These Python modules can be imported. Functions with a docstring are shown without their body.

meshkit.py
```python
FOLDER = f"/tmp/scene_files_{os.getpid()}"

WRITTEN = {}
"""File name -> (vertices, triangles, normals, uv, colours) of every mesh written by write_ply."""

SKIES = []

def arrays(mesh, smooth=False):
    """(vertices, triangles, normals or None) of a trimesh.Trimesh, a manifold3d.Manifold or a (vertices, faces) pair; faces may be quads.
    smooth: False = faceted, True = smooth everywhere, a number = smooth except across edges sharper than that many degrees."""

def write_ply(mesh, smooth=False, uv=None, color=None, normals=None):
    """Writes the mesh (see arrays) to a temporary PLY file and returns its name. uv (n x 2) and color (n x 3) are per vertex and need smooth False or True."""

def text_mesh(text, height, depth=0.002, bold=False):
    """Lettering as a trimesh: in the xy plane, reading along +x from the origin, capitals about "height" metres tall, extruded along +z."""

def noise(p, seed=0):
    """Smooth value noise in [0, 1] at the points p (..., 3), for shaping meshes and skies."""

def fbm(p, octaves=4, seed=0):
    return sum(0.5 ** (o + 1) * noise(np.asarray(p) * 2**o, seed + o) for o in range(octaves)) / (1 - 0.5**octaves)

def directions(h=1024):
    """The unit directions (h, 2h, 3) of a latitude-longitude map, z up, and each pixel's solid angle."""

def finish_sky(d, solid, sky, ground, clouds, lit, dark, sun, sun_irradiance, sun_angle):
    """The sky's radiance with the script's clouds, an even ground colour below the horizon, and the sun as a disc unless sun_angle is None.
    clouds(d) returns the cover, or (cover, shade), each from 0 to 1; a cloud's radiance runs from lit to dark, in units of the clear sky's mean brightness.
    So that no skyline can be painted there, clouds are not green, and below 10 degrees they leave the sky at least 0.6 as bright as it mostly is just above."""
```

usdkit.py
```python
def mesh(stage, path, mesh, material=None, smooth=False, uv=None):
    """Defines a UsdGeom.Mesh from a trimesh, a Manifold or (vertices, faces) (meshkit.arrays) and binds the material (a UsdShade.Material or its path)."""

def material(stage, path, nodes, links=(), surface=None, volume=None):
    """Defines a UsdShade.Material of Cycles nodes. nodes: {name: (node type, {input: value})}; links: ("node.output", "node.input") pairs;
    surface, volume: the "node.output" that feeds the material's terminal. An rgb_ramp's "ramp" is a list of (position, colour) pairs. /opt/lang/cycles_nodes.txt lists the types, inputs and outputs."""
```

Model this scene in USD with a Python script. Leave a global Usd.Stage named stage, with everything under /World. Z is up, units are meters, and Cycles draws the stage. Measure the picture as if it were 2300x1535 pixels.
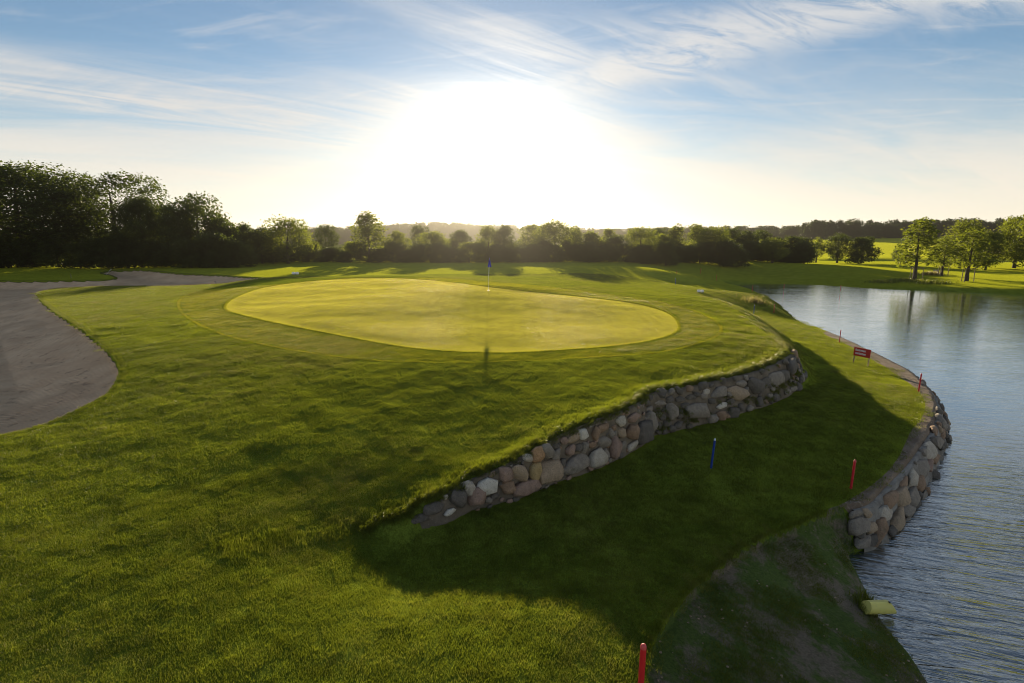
import math, random, numpy as np, trimesh, usdkit, meshkit
from pxr import Usd, UsdGeom, UsdLux, UsdShade, Gf, Sdf, Vt
from scipy.interpolate import RBFInterpolator
from scipy.spatial import cKDTree

# ------------------------------------------------------------------ stage, camera, sky, sun, exposure
stage = Usd.Stage.CreateInMemory()
UsdGeom.SetStageUpAxis(stage, 'Z')
UsdGeom.SetStageMetersPerUnit(stage, 1.0)
UsdGeom.Xform.Define(stage, '/World')
UsdGeom.Scope.Define(stage, '/World/Looks')
FOC, PITCH, CZ = 1200.0, math.atan(222 / 1200), 6.6
cam = UsdGeom.Camera.Define(stage, '/World/camera')
cam.CreateHorizontalApertureAttr(36.0)
cam.CreateFocalLengthAttr(36.0 * FOC / 2300)
cam.AddTranslateOp().Set(Gf.Vec3d(0, 0, CZ))
cam.AddRotateXOp().Set(90 - math.degrees(PITCH))
cam.CreateExposureAttr(1.32)
EL, AZ = math.radians(9.3), math.radians(-1.9)
SUN = np.array([math.sin(AZ) * math.cos(EL), math.cos(AZ) * math.cos(EL), math.sin(EL)])
SKY_STRENGTH = 0.050
sun = UsdLux.DistantLight.Define(stage, '/World/sun')
sun.CreateNormalizeAttr(True)
sun.CreateIntensityAttr(1.25)
sun.CreateAngleAttr(0.53)
sun.CreateColorAttr(Gf.Vec3f(1, .82, .55))
_m = Gf.Matrix4d()
_m.SetRotate(Gf.Rotation(Gf.Vec3d(0, 0, 1), Gf.Vec3d(*map(float, SUN))))
sun.AddTransformOp().Set(_m)


class Graph:
    """A small builder of Cycles node graphs."""

    def __init__(self):
        self.n, self.l, self.k = {}, [], 0

    def node(self, kind, out, name=None, **inputs):
        name = name or f"{kind}_{self.k}"
        self.k += 1
        vals = {}
        for key, v in inputs.items():
            if isinstance(v, str) and '.' in v:
                self.l.append((v, f"{name}.{key}"))
            else:
                vals[key] = v
        self.n[name] = (kind, vals)
        return f"{name}.{out}"

    def math(self, op, a, b=0.0, c=0.0, clamp=False):
        return self.node("math", "value", math_type=op, value1=a, value2=b, value3=c, use_clamp=clamp)

    def range(self, v, a, b, c=0.0, d=1.0, kind="smoothstep"):
        return self.node("map_range", "result", range_type=kind, value=v, from_min=float(a), from_max=float(b), to_min=float(c), to_max=float(d), clamp=True)

    def mix(self, fac, a, b, kind="mix"):
        return self.node("mix", "color", mix_type=kind, fac=fac, color1=a, color2=b)

    def noise(self, vec, scale, detail=3.0, rough=0.55, dist=0.0):
        kw = {"vector": vec} if vec else {}
        return self.node("noise_texture", "fac", scale=float(scale), detail=float(detail), roughness=float(rough), distortion=float(dist), **kw)

    def mapping(self, vec, scale=(1, 1, 1), rot=(0, 0, 0), loc=(0, 0, 0)):
        return self.node("mapping", "vector", mapping_type="point", vector=vec, scale=scale, rotation=rot, location=loc)

    def build(self, name, surface=None, volume=None):
        return usdkit.material(stage, f'/World/Looks/{name}', self.n, self.l, surface=surface, volume=volume)


def build_sky():
    g = Graph()
    sky = g.node("sky_texture", "color", sky_type="single_scattering", sun_disc=False, sun_elevation=EL, sun_rotation=math.atan2(SUN[0], SUN[1]),
                 air_density=0.92, aerosol_density=0.03, ozone_density=2.0, altitude=0.0)
    d = g.node("texture_coordinate", "generated")
    sep = g.node("separate_xyz", "x", name="sep", vector=d)
    zz = g.math("maximum", g.math("add", "sep.z", 0.10), 0.03)
    p = g.node("combine_xyz", "vector", x=g.math("divide", "sep.x", zz), y=g.math("divide", "sep.y", zz))

    def layer(rot, scale, loc, ns, detail, rough, dist):
        return g.noise(g.mapping(g.mapping(p, rot=(0, 0, math.radians(rot))), scale=(*scale, 1), loc=(*loc, 0)), ns, detail, rough, dist)

    banks = g.range(layer(-36, (0.30, 0.9), (3.1, 1.7), 1.0, 4, 0.55, 0.6), 0.40, 0.62)
    fibres = g.range(layer(-38, (0.35, 2.6), (0.3, 5.2), 1.6, 9, 0.62, 1.2), 0.36, 0.70)
    wisps = g.range(layer(14, (0.5, 1.6), (7.3, 2.2), 2.2, 8, 0.6, 2.0), 0.48, 0.80)
    soft = layer(-20, (0.5, 1.5), (1.3, 4.1), 0.9, 5, 0.55, 0.8)
    cirrus = g.math("add", g.math("multiply", banks, fibres), g.math("multiply", wisps, 0.40), clamp=True)
    # one long bank of mares' tails across the upper right
    along = g.math("add", g.math("multiply", g.math("divide", "sep.x", zz), .574), g.math("multiply", g.math("divide", "sep.y", zz), .819))
    waver = g.math("multiply", g.math("subtract", layer(-36, (0.8, 1.6), (4.7, 0.9), 1.0, 4, .55, .8), .5), .55)
    across = g.math("absolute", g.math("subtract", g.math("add", along, waver), 2.28))
    tails = g.math("multiply", g.math("multiply", g.range(across, .36, .04), g.range(g.math("divide", "sep.x", zz), -.05, .45)), g.range(layer(-20, (0.9, 3.2), (2.2, 6.1), 2.0, 9, .66, 1.6), .30, .60))
    cirrus = g.math("maximum", cirrus, g.math("multiply", tails, .95))
    # the veil of thin cloud thickens towards the horizon
    veil = g.math("multiply", g.range(g.math("add", "sep.z", g.math("multiply", g.math("subtract", soft, 0.5), 0.36)), 0.30, 0.06), 0.94)
    cover = g.math("multiply", g.math("subtract", 1.0, g.math("multiply", g.math("subtract", 1.0, cirrus), g.math("subtract", 1.0, veil))), 0.95)
    dot = g.math("maximum", g.node("vector_math", "value", math_type="dot_product", vector1=d, vector2=tuple(map(float, SUN))), 0.0)
    # thin ice cloud scatters the sunlight mostly forward
    phase = g.math("add", g.math("add", g.math("multiply", g.math("power", dot, 12.0), .3), g.math("multiply", g.math("power", dot, 180.0), 6.0)), 5.6)
    tint = g.mix(g.range("sep.z", 0.0, 0.30), (1.0, 0.90, 0.74), (0.97, 0.985, 1.0))
    path = g.range("sep.z", 0.0, 0.26, 1.42, 1.0)           # one looks through more of it near the horizon
    cloud = g.mix(1.0, g.math("multiply", phase, path), tint, "multiply")
    bg = g.node("background_shader", "background", color=g.mix(cover, sky, cloud), strength=SKY_STRENGTH)
    m = g.build('sky', surface=bg)
    dome = UsdLux.DomeLight.Define(stage, '/World/sky')
    UsdShade.MaterialBindingAPI.Apply(dome.GetPrim()).Bind(m)
    dome.GetPrim().SetCustomDataByKey('kind', 'structure')


build_sky()

# ------------------------------------------------------------------ helpers
_used = {}


def path_for(name, parent='/World'):
    n = _used.get((parent, name), 0)
    _used[(parent, name)] = n + 1
    return f"{parent}/{name}" + (f"_{n:03d}" if n else "")


def tag(prim, label=None, category=None, group=None, kind=None):
    prim = prim.GetPrim() if hasattr(prim, 'GetPrim') else prim
    for k, v in (('label', label), ('category', category), ('group', group), ('kind', kind)):
        if v:
            prim.SetCustomDataByKey(k, v)
    return prim


def obj(name, mesh, material, parent='/World', smooth=False, normals=None):
    parent = str(parent.GetPath()) if hasattr(parent, 'GetPath') else parent
    m = usdkit.mesh(stage, path_for(name, parent), mesh, f'/World/Looks/{material}', smooth=smooth)
    if normals is not None:
        m.CreateNormalsAttr(Vt.Vec3fArray.FromNumpy(np.asarray(normals, np.float32)))
        m.SetNormalsInterpolation("vertex")
    return m.GetPrim()


def thing(name, label, category, loc=(0, 0, 0), rotz=0.0, group=None, scale=None):
    x = UsdGeom.Xform.Define(stage, path_for(name))
    x.AddTranslateOp().Set(Gf.Vec3d(*map(float, loc)))
    x.AddRotateZOp().Set(float(rotz))
    if scale is not None:
        x.AddScaleOp().Set(Gf.Vec3f(*map(float, np.broadcast_to(scale, 3))))
    return tag(x, label, category, group)


def dup(proto, name, label, category, loc, rotz=0.0, group=None, scale=None):
    r = thing(name, label, category, loc, rotz, group, scale)
    r.GetReferences().AddInternalReference(proto.GetPath())
    r.SetInstanceable(True)
    return r


def at(px, py, z):
    """The point of height z that the photograph shows at the pixel (2300 x 1535)."""
    px, py, z = np.asarray(px, float), np.asarray(py, float), np.asarray(z, float)
    xc, yc = (px - 1150) / FOC, (767.5 - py) / FOC
    dy, dz = math.cos(PITCH) + yc * math.sin(PITCH), -math.sin(PITCH) + yc * math.cos(PITCH)
    t = (z - CZ) / dz
    return np.stack([xc * t, dy * t, z + 0 * t], -1)


def at_depth(px, py, Y):
    xc, yc = (px - 1150) / FOC, (767.5 - py) / FOC
    t = Y / (math.cos(PITCH) + yc * math.sin(PITCH))
    return np.array([xc * t, Y, CZ + t * (-math.sin(PITCH) + yc * math.cos(PITCH))])


def smooth01(t):
    t = np.clip(t, 0, 1)
    return t * t * (3 - 2 * t)


def dense(p, step=0.25, closed=False, spline=True):
    """A smooth curve through the points p (n x 2 or 3), resampled."""
    p = np.asarray(p, float)
    if closed:
        p = np.vstack([p, p[:1]])
    from scipy.interpolate import CubicSpline, PchipInterpolator
    s = np.r_[0, np.cumsum(np.linalg.norm(np.diff(p[:, :2], axis=0), axis=1))]
    n = max(2, int(s[-1] / step))
    f = CubicSpline(s, p, bc_type='periodic') if closed and spline else PchipInterpolator(s, p)
    q = f(np.linspace(0, s[-1], n + 1))
    return q[:-1] if closed else q


def inside(poly, q):
    x, y = q[:, 0], q[:, 1]
    r = np.zeros(len(q), bool)
    a, b = poly, np.roll(poly, -1, 0)
    box = (x > poly[:, 0].min()) & (x < poly[:, 0].max()) & (y > poly[:, 1].min()) & (y < poly[:, 1].max())
    i = np.nonzero(box)[0]
    xi, yi, ri = x[i], y[i], np.zeros(len(i), bool)
    for (x0, y0), (x1, y1) in zip(a[:, :2], b[:, :2]):
        if y0 != y1:
            ri ^= ((y0 > yi) != (y1 > yi)) & (xi < (x1 - x0) * (yi - y0) / (y1 - y0) + x0)
    r[i] = ri
    return r


def seg_dist(curve, q, closed):
    """(distance, side, arclength index) of the points q to a densely sampled curve; side > 0 on its left."""
    c = np.asarray(curve)[:, :2]
    k = cKDTree(c)
    n = len(c)
    _, i = k.query(q)
    best = np.full(len(q), np.inf)
    side, par = np.zeros(len(q)), np.zeros(len(q))
    for o in (-1, 0):
        a = i + o
        if closed:
            a0, a1 = a % n, (a + 1) % n
        else:
            a0 = np.clip(a, 0, n - 2)
            a1 = a0 + 1
        p0, d = c[a0], c[a1] - c[a0]
        t = np.clip(((q - p0) * d).sum(1) / np.maximum((d * d).sum(1), 1e-12), 0, 1)
        w = q - p0 - t[:, None] * d
        dist = np.hypot(w[:, 0], w[:, 1])
        m = dist < best
        best = np.where(m, dist, best)
        side = np.where(m, d[:, 0] * (q[:, 1] - p0[:, 1]) - d[:, 1] * (q[:, 0] - p0[:, 0]), side)
        par = np.where(m, a0 + t, par)
    return best, side, par


def sd_closed(curve, q):
    d, _, _ = seg_dist(curve, q, True)
    return np.where(inside(np.asarray(curve)[:, :2], q), -d, d)

# ------------------------------------------------------------------ the shape of the land (z = 0 is the pond)
def pz(*rows):
    r = np.array(rows, float)
    return at(r[:, 0], r[:, 1], r[:, 2])


# upper level: mound, green, foreground, fairway
UP = np.vstack([
    pz((890, 1165, 1.5), (960, 1125, 1.64), (1050, 1075, 1.76), (1140, 1038, 1.92), (1240, 985, 2.10), (1300, 955, 2.22), (1380, 925, 2.25), (1440, 900, 2.25),
       (1530, 870, 2.2), (1640, 845, 2.2), (1700, 830, 2.2), (1760, 800, 2.3), (1740, 760, 2.38), (1700, 735, 2.40), (1665, 708, 2.42), (1640, 688, 2.45), (1600, 672, 2.5),
       # foreground
       (600, 1150, 1.66), (300, 1300, 1.68), (0, 1535, 1.62), (700, 1450, 1.53), (300, 1500, 1.58), (300, 1050, 1.86), (600, 1000, 1.94), (800, 1080, 1.70), (900, 1040, 1.79), (850, 1140, 1.585), (800, 900, 2.12), (1100, 900, 2.14), (1100, 1000, 1.91), (1000, 1040, 1.80),
       (1300, 880, 2.33), (500, 880, 2.15), (1500, 830, 2.32),
       # bunker edge and the slope beside it
       (0, 978, 1.95), (150, 930, 2.02), (250, 870, 2.12), (265, 830, 2.2), (200, 760, 2.28), (120, 700, 2.35), (85, 665, 2.4), (130, 650, 2.5), (300, 700, 2.62), (350, 780, 2.4), (300, 830, 2.25),
       # green and its collar
       (1100, 792, 2.5), (850, 770, 2.5), (1350, 780, 2.48), (1500, 755, 2.5), (1525, 730, 2.55), (600, 722, 2.66), (505, 690, 2.72), (420, 715, 2.62), (1070, 720, 2.72), (1300, 720, 2.68), (800, 700, 2.9), (600, 660, 3.0),
       (1097, 655, 3.42), (800, 640, 3.30), (800, 624, 3.42), (700, 632, 3.2), (1000, 631, 3.45), (1250, 660, 3.2), (1430, 680, 2.9), (1000, 690, 3.0), (1620, 745, 2.45),
       (400, 642, 2.72), (600, 629, 2.95), (500, 640, 2.85)),
    # beyond the green
    np.array([[-20, 62, 2.75], [0, 64, 2.75], [12, 62, 2.65], [-30, 72, 2.9], [-8, 80, 3.0], [8, 84, 3.0], [-30, 95, 3.1], [0, 104, 3.1], [20, 100, 3.0], [-60, 95, 3.1], [-90, 85, 3.0], [-100, 60, 2.6]]),
    pz((1450, 645, 2.6), (1573, 655, 2.2), (1650, 655, 1.7), (1340, 637, 2.85), (1500, 636, 1.9), (1560, 636, 1.5), (1400, 628, 2.5), (1500, 613, 2.75), (1400, 610, 3.0), (1570, 622, 1.9), (1630, 637, 0.5)),
    # the two bunkers' surrounds and the left fairway
    pz((0, 632, 2.25), (130, 632, 2.25), (250, 629, 2.3), (240, 611, 2.6), (300, 608, 2.75), (450, 617, 2.7), (585, 624, 2.75), (0, 612, 2.8), (150, 606, 2.9), (600, 600, 2.95), (400, 603, 3.0)),
    # right fairway and far land
    pz((1700, 618, .7), (1900, 625, .7), (1760, 604, 1.6), (1500, 587, 3.0), (1620, 578, 3.2), (1560, 582, 3.0), (1700, 586, 2.3), (1820, 592, 1.5), (2000, 603, 1.5), (2000, 622, .9), (2150, 625, 1.1), (2290, 636, 1.0), (2290, 612, 1.2)),
    np.array([[45, 150, 1.5], [75, 150, 1.2], [110, 150, 0.9], [140, 120, 0.9], [0, 140, 3.0], [-60, 140, 3.2], [-120, 120, 3.2], [-140, 40, 2.5], [-90, 0, 2.0], [-40, -20, 1.7], [0, -25, 1.5],
              [110, 60, 1.2], [120, 0, 1.2], [60, -30, 1.2], [100, 20, 1.3]])])
# lower level: the terrace between the stone wall and the water
LO = np.vstack([
    pz((885, 1190, 1.3), (970, 1165, 1.24), (1060, 1135, 1.2), (1150, 1110, 1.18), (1240, 1080, 1.15), (1300, 1060, 1.12), (1380, 1035, 1.1), (1450, 990, 1.1), (1560, 945, 1.1), (1640, 918, 1.1), (1720, 900, 1.08), (1790, 880, 1.05),
       (1600, 1050, 1.0), (1700, 1000, .98), (1900, 1100, .92), (1860, 1150, .92), (1700, 1215, .95), (1480, 1400, 1.24), (1450, 1535, 1.32), (1200, 1500, 1.50), (1200, 1260, 1.16), (1300, 1345, 1.37), (1050, 1330, 1.38), (1400, 1200, 1.05), (1000, 1300, 1.22),
       (2060, 900, .85), (1950, 830, .72), (1880, 772, .6), (1780, 714, 0.45), (1690, 704, .8), (1740, 704, .6), (1690, 662, .6), (1640, 668, 1.3), (1570, 672, 1.9), (1800, 800, .85), (1780, 760, .75), (1850, 860, .9),
       (600, 1150, 1.66), (300, 1300, 1.68), (0, 1535, 1.62), (700, 1450, 1.53), (300, 1500, 1.58), (700, 1240, 1.48), (800, 1270, 1.37), (600, 1330, 1.56), (1000, 1450, 1.50)),
    np.array([[-40, -20, 1.7], [0, -25, 1.5], [0, 0, 1.45], [30, 70, .4], [40, 85, .3], [60, 85, .3], [3, 3, 1.4], [-20, 20, 1.9], [-10, 40, 2.4], [5, 60, 2.5]])])

# upper edge of the stone wall and of the mound's steep side; it runs out into the lawn at its near end
CREST = dense(np.vstack([pz((300, 1275, 1.66), (520, 1240, 1.62), (690, 1212, 1.55), (800, 1190, 1.5), (890, 1166, 1.5), (960, 1127, 1.64), (1050, 1077, 1.76), (1140, 1040, 1.92), (1240, 986, 2.10), (1300, 957, 2.22), (1380, 927, 2.25), (1430, 905, 2.25)),
                         pz((1450, 888, 2.22), (1530, 870, 2.2), (1640, 846, 2.2), (1700, 830, 2.2), (1750, 808, 2.25), (1768, 785, 2.3), (1742, 760, 2.38), (1703, 735, 2.40), (1668, 708, 2.42), (1642, 688, 2.45), (1602, 672, 2.5), (1540, 660, 2.55), (1440, 650, 2.6))])[:, :2], 0.15)
SHORE_NEAR = pz((2300, 1760, 0), (2200, 1680, 0), (2085, 1535, 0), (2030, 1455, 0), (1990, 1410, 0), (1960, 1365, 0), (1945, 1330, 0), (1925, 1290, 0), (1908, 1245, 0))
SHORE_QUAY = pz((1935, 1238, 0), (1965, 1228, 0), (2010, 1180, 0), (2055, 1125, 0), (2095, 1060, 0), (2118, 1010, 0), (2121, 965, 0), (2108, 922, 0), (2085, 890, 0), (2055, 860, 0), (2010, 832, 0), (1960, 806, 0), (1900, 773, 0), (1840, 745, 0))
SHORE_FAR = pz((1790, 722, 0), (1780, 712, 0), (1755, 690, 0), (1720, 668, 0), (1690, 655, 0), (1650, 645, 0), (1632, 638, 0), (1700, 638, 0), (1800, 642, 0), (1900, 646, 0), (2000, 650, 0), (2100, 653, 0), (2200, 658, 0), (2300, 663, 0))
SHORE = np.vstack([SHORE_NEAR, SHORE_QUAY, SHORE_FAR, [[90, 62, 0], [125, 50, 0], [138, 30, 0], [120, 5, 0], [80, -12, 0], [30, -14, 0], [14, -4, 0]]])[:, :2]
SHORE = dense(SHORE, 0.2, closed=True, spline=False)
LIP = dense(pz((1856, 1150, .92), (1800, 1175, .93), (1700, 1215, .95), (1620, 1270, .98), (1560, 1320, 1.06), (1500, 1390, 1.19), (1465, 1450, 1.26), (1450, 1535, 1.32), (1450, 1700, 1.38), (1450, 2000, 1.4))[:, :2], 0.1)
BANK = np.vstack([LIP, SHORE_NEAR[:, :2][:, :], pz((1880, 1200, .3))[:, :2]])
GREEN = dense(pz((505, 690, 2.72), (520, 673, 2.85), (560, 656, 2.95), (620, 641, 3.05), (700, 631, 3.2), (800, 624.5, 3.4), (900, 625, 3.45), (980, 630, 3.45), (1060, 640, 3.45), (1150, 650, 3.4), (1250, 660, 3.2), (1350, 670, 3.05), (1430, 681, 2.9), (1490, 698, 2.72), (1522, 722, 2.58), (1525, 738, 2.53), (1500, 755, 2.5),
                 (1440, 769, 2.48), (1350, 780, 2.48), (1250, 788, 2.48), (1150, 792, 2.5), (1050, 790, 2.5), (950, 783, 2.5), (850, 770, 2.5), (760, 755, 2.53), (680, 740, 2.58), (600, 722, 2.65), (545, 708, 2.7), (512, 698, 2.72))[:, :2], 0.25, closed=True)
FRINGE = dense(pz((408, 668, 2.75), (402, 690, 2.68), (425, 715, 2.62), (480, 745, 2.52), (560, 770, 2.46), (650, 786, 2.44), (760, 800, 2.42), (900, 810, 2.42), (1070, 815, 2.42), (1250, 811, 2.4), (1400, 801, 2.4), (1520, 785, 2.4), (1590, 766, 2.42), (1618, 746, 2.45), (1612, 725, 2.5), (1580, 706, 2.58),
                  (1540, 690, 2.7), (1480, 676, 2.85), (1400, 664, 3.0), (1300, 652, 3.15), (1170, 639, 3.3), (1050, 630, 3.35), (950, 622, 3.35), (850, 617.5, 3.3), (720, 619, 3.1), (620, 626, 2.98), (520, 640, 2.87), (450, 652, 2.8))[:, :2], 0.25, closed=True)
BUNKER1 = dense(np.vstack([pz((0, 975, 1.95), (80, 955, 1.98), (150, 930, 2.02), (220, 893, 2.1), (256, 860, 2.15), (265, 832, 2.2), (245, 795, 2.25), (200, 757, 2.28), (150, 722, 2.32), (112, 693, 2.36), (86, 668, 2.4), (92, 655, 2.45), (140, 647, 2.5), (250, 641, 2.6)),
                           pz((400, 643, 2.62), (500, 641, 2.7), (560, 632, 2.78), (600, 625, 2.8), (585, 623, 2.75), (450, 617, 2.7), (350, 611, 2.72), (300, 608, 2.72), (250, 609, 2.65), (236, 612, 2.55), (255, 620, 2.45), (258, 626, 2.35), (200, 629, 2.3), (100, 630, 2.27), (0, 631, 2.25), (-200, 634, 2.2), (-500, 660, 2.1)),
                           [[-45, 30, 2], [-34, 18, 2], [-22, 12, 2]]])[:, :2], 0.25, closed=True, spline=False)
FAR_BUNKER = dense(np.array([[190, 235], [215, 232], [240, 236], [246, 243], [225, 249], [200, 248], [186, 241]], float), 1.0, closed=True)
PATH_IN = pz((1862, 1146, .92), (1950, 1095, .92), (2010, 1040, .9), (2042, 980, .88), (2075, 930, .86), (2077, 900, .85), (2050, 862, .8), (2000, 826, .75), (1960, 803, .7), (1900, 772, .6), (1850, 747, .5))
far_pond = dense(np.array([[92, 160], [120, 150], [160, 146], [210, 150], [230, 160], [200, 172], [150, 176], [110, 172]], float), 1.0, closed=True)

_up = RBFInterpolator(UP[:, :2], UP[:, 2], kernel='thin_plate_spline', smoothing=0.02)
_lo = RBFInterpolator(LO[:, :2], LO[:, 2], kernel='thin_plate_spline', smoothing=0.01)
_crest_w = dense(CREST, 0.15)
_k_notch = int(np.argmin(np.hypot(*(CREST - pz((1440, 897, 2.25))[0, :2]).T)))
_k_start = int(np.argmin(np.hypot(*(CREST - pz((890, 1166, 1.5))[0, :2]).T)))
_k_tip = int(np.argmin(np.hypot(*(CREST - pz((1766, 785, 2.3))[0, :2]).T)))
_shore_quay_a = int(np.argmin(np.hypot(*(SHORE - SHORE_QUAY[0, :2]).T)))
_shore_quay_b = int(np.argmin(np.hypot(*(SHORE - SHORE_QUAY[-1, :2]).T)))
_shore_far = int(np.argmin(np.hypot(*(SHORE - SHORE_FAR[7, :2]).T)))


def hills(x, y):
    """Rising ground beyond the course."""
    h = 0
    for cx, cy, sx, sy, a in ((-75, 520, 70, 90, 6.5), (40, 560, 90, 90, 6), (-220, 560, 160, 100, 5), (800, 740, 150, 110, 21), (980, 760, 160, 130, 18), (430, 480, 150, 120, 4)):
        h = h + a * np.exp(-((x - cx) / sx) ** 2 - ((y - cy) / sy) ** 2)
    h = h + 5.5 * smooth01((y - 200) / 220) * smooth01((x - 60) / 120) + 1.5 * smooth01((y - 170) / 200)
    r = np.hypot(x, y)
    return h * smooth01((r - 150) / 100)


def terrain(q, detail=True):
    q = np.asarray(q, float)
    x, y = q[:, 0], q[:, 1]
    r = np.hypot(x, y)
    w = smooth01((r - 120) / 60)                       # the measured land ends in an even plain
    near = w < 1
    z = np.full(len(q), 1.6)
    zu = np.zeros(len(q))
    zl = np.zeros(len(q))
    k = np.nonzero(near)[0]
    for c in np.array_split(k, max(1, len(k) // 40000)):
        zu[c] = _up(q[c])
    kl = np.nonzero(near & (x > -40) & (x < 60) & (y < 80) & (y > -30))[0]
    zl[:] = zu
    for c in np.array_split(kl, max(1, len(kl) // 40000)):
        zl[c] = _lo(q[c])
    d, side, par = seg_dist(CREST, q, False)
    sd = np.where(side > 0, d, -d)                     # > 0 on the mound
    width = np.interp(par, [0, _k_start - 8, _k_start + 3, _k_notch, _k_notch + 8, _k_tip - 10, _k_tip + 12, _k_tip + 40, len(CREST)], [3.0, 1.6, .22, .22, .55, .6, 1.8, 3.0, 4.0])
    t = smooth01((sd + width) / width)
    lower = (x > -12) & (x < 60) & (y < 62) & (y > -30)
    fade = smooth01((par - (len(CREST) - 25)) / 24) * (sd < 0) * 0
    t = np.where(lower, np.maximum(t, fade), 1)
    # where the two levels leave the measured strip, the upper one wins
    out = smooth01((y - 46) / 14)
    t = np.maximum(t, out)
    z = np.where(near, zl + (zu - zl) * t, 0) * (1 - w) + w * 1.6
    rim = .07 * smooth01((par - _k_start + 6) / 30) * smooth01((_k_tip - 4 - par) / 12)
    z = z + rim * smooth01((sd + .12) / .12) * smooth01((.75 - sd) / .6)
    # bunkers
    for b, deep in ((BUNKER1, 1.0),):
        s = sd_closed(b, q)
        z = np.where(s < 0, z - 0.16 - deep * 0.58 * np.clip(-s / 2.9, 0, 1) ** .9 + .05 * (meshkit.noise(np.column_stack([q * .8, 0 * x]), 21) - .5) * smooth01(-s / 1.5), z)
    # water
    dw, sw, pw = seg_dist(SHORE, q, True)
    wet = inside(SHORE, q)
    sdw = np.where(wet, -dw, dw)
    quay = (pw > _shore_quay_a - 2) & (pw < _shore_quay_b + 2)
    slope = np.where(quay, 2.6, np.where(pw > _shore_far, .33, .5))
    slope = np.where((pw > _shore_quay_b + 2) & (pw <= _shore_far), 0.62, slope)
    inb = inside(BANK, q)
    slope = np.where((pw <= _shore_quay_a) & ~inb & (x < 12) & (y > 6), 2.6, slope)
    zb = np.where(sdw > 0, sdw * slope, np.maximum(sdw * np.where(quay, 2.6, .6), -1.1))
    dl, _, _ = seg_dist(LIP, q, False)
    tb = np.maximum(sdw, 0) / np.maximum(sdw + dl, 1e-6)
    zbank = np.where(sdw > 0, np.maximum(z - 0.16, 0) * tb ** 0.9 + 0.0, zb)
    zz = np.where(inb & (sdw > 0), np.minimum(z, zbank), np.minimum(z, zb))
    z = np.where(sdw < 9, zz, z)
    # distant pond
    s = sd_closed(far_pond, q)
    z = np.where(s < 8, np.minimum(z, np.maximum(0.55 + s * .25, -.5)), z)
    z = z + hills(x, y)
    if detail:
        p3 = np.stack([x, y, 0 * x], -1)
        turf = smooth01(sdw / .5) * smooth01((sd_closed(GREEN, q) + .2) / 1.2)
        gr = smooth01(-sd_closed(GREEN, q) / 1.5)
        z = z + gr * ((meshkit.noise(p3 * [.22, .30, 1], 41) - .5) * .16 + (meshkit.noise(p3 * [.6, .8, 1], 42) - .5) * .035)
        z = z + turf * ((meshkit.fbm(p3 * .9, 3, 3) - .5) * .07 * smooth01((60 - r) / 30) + (meshkit.noise(p3 * .16, 9) - .5) * .14 * smooth01((r - 14) / 20) + (meshkit.noise(p3 * 4.3, 5) - .5) * .012 * smooth01((26 - r) / 8))
    return z


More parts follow.
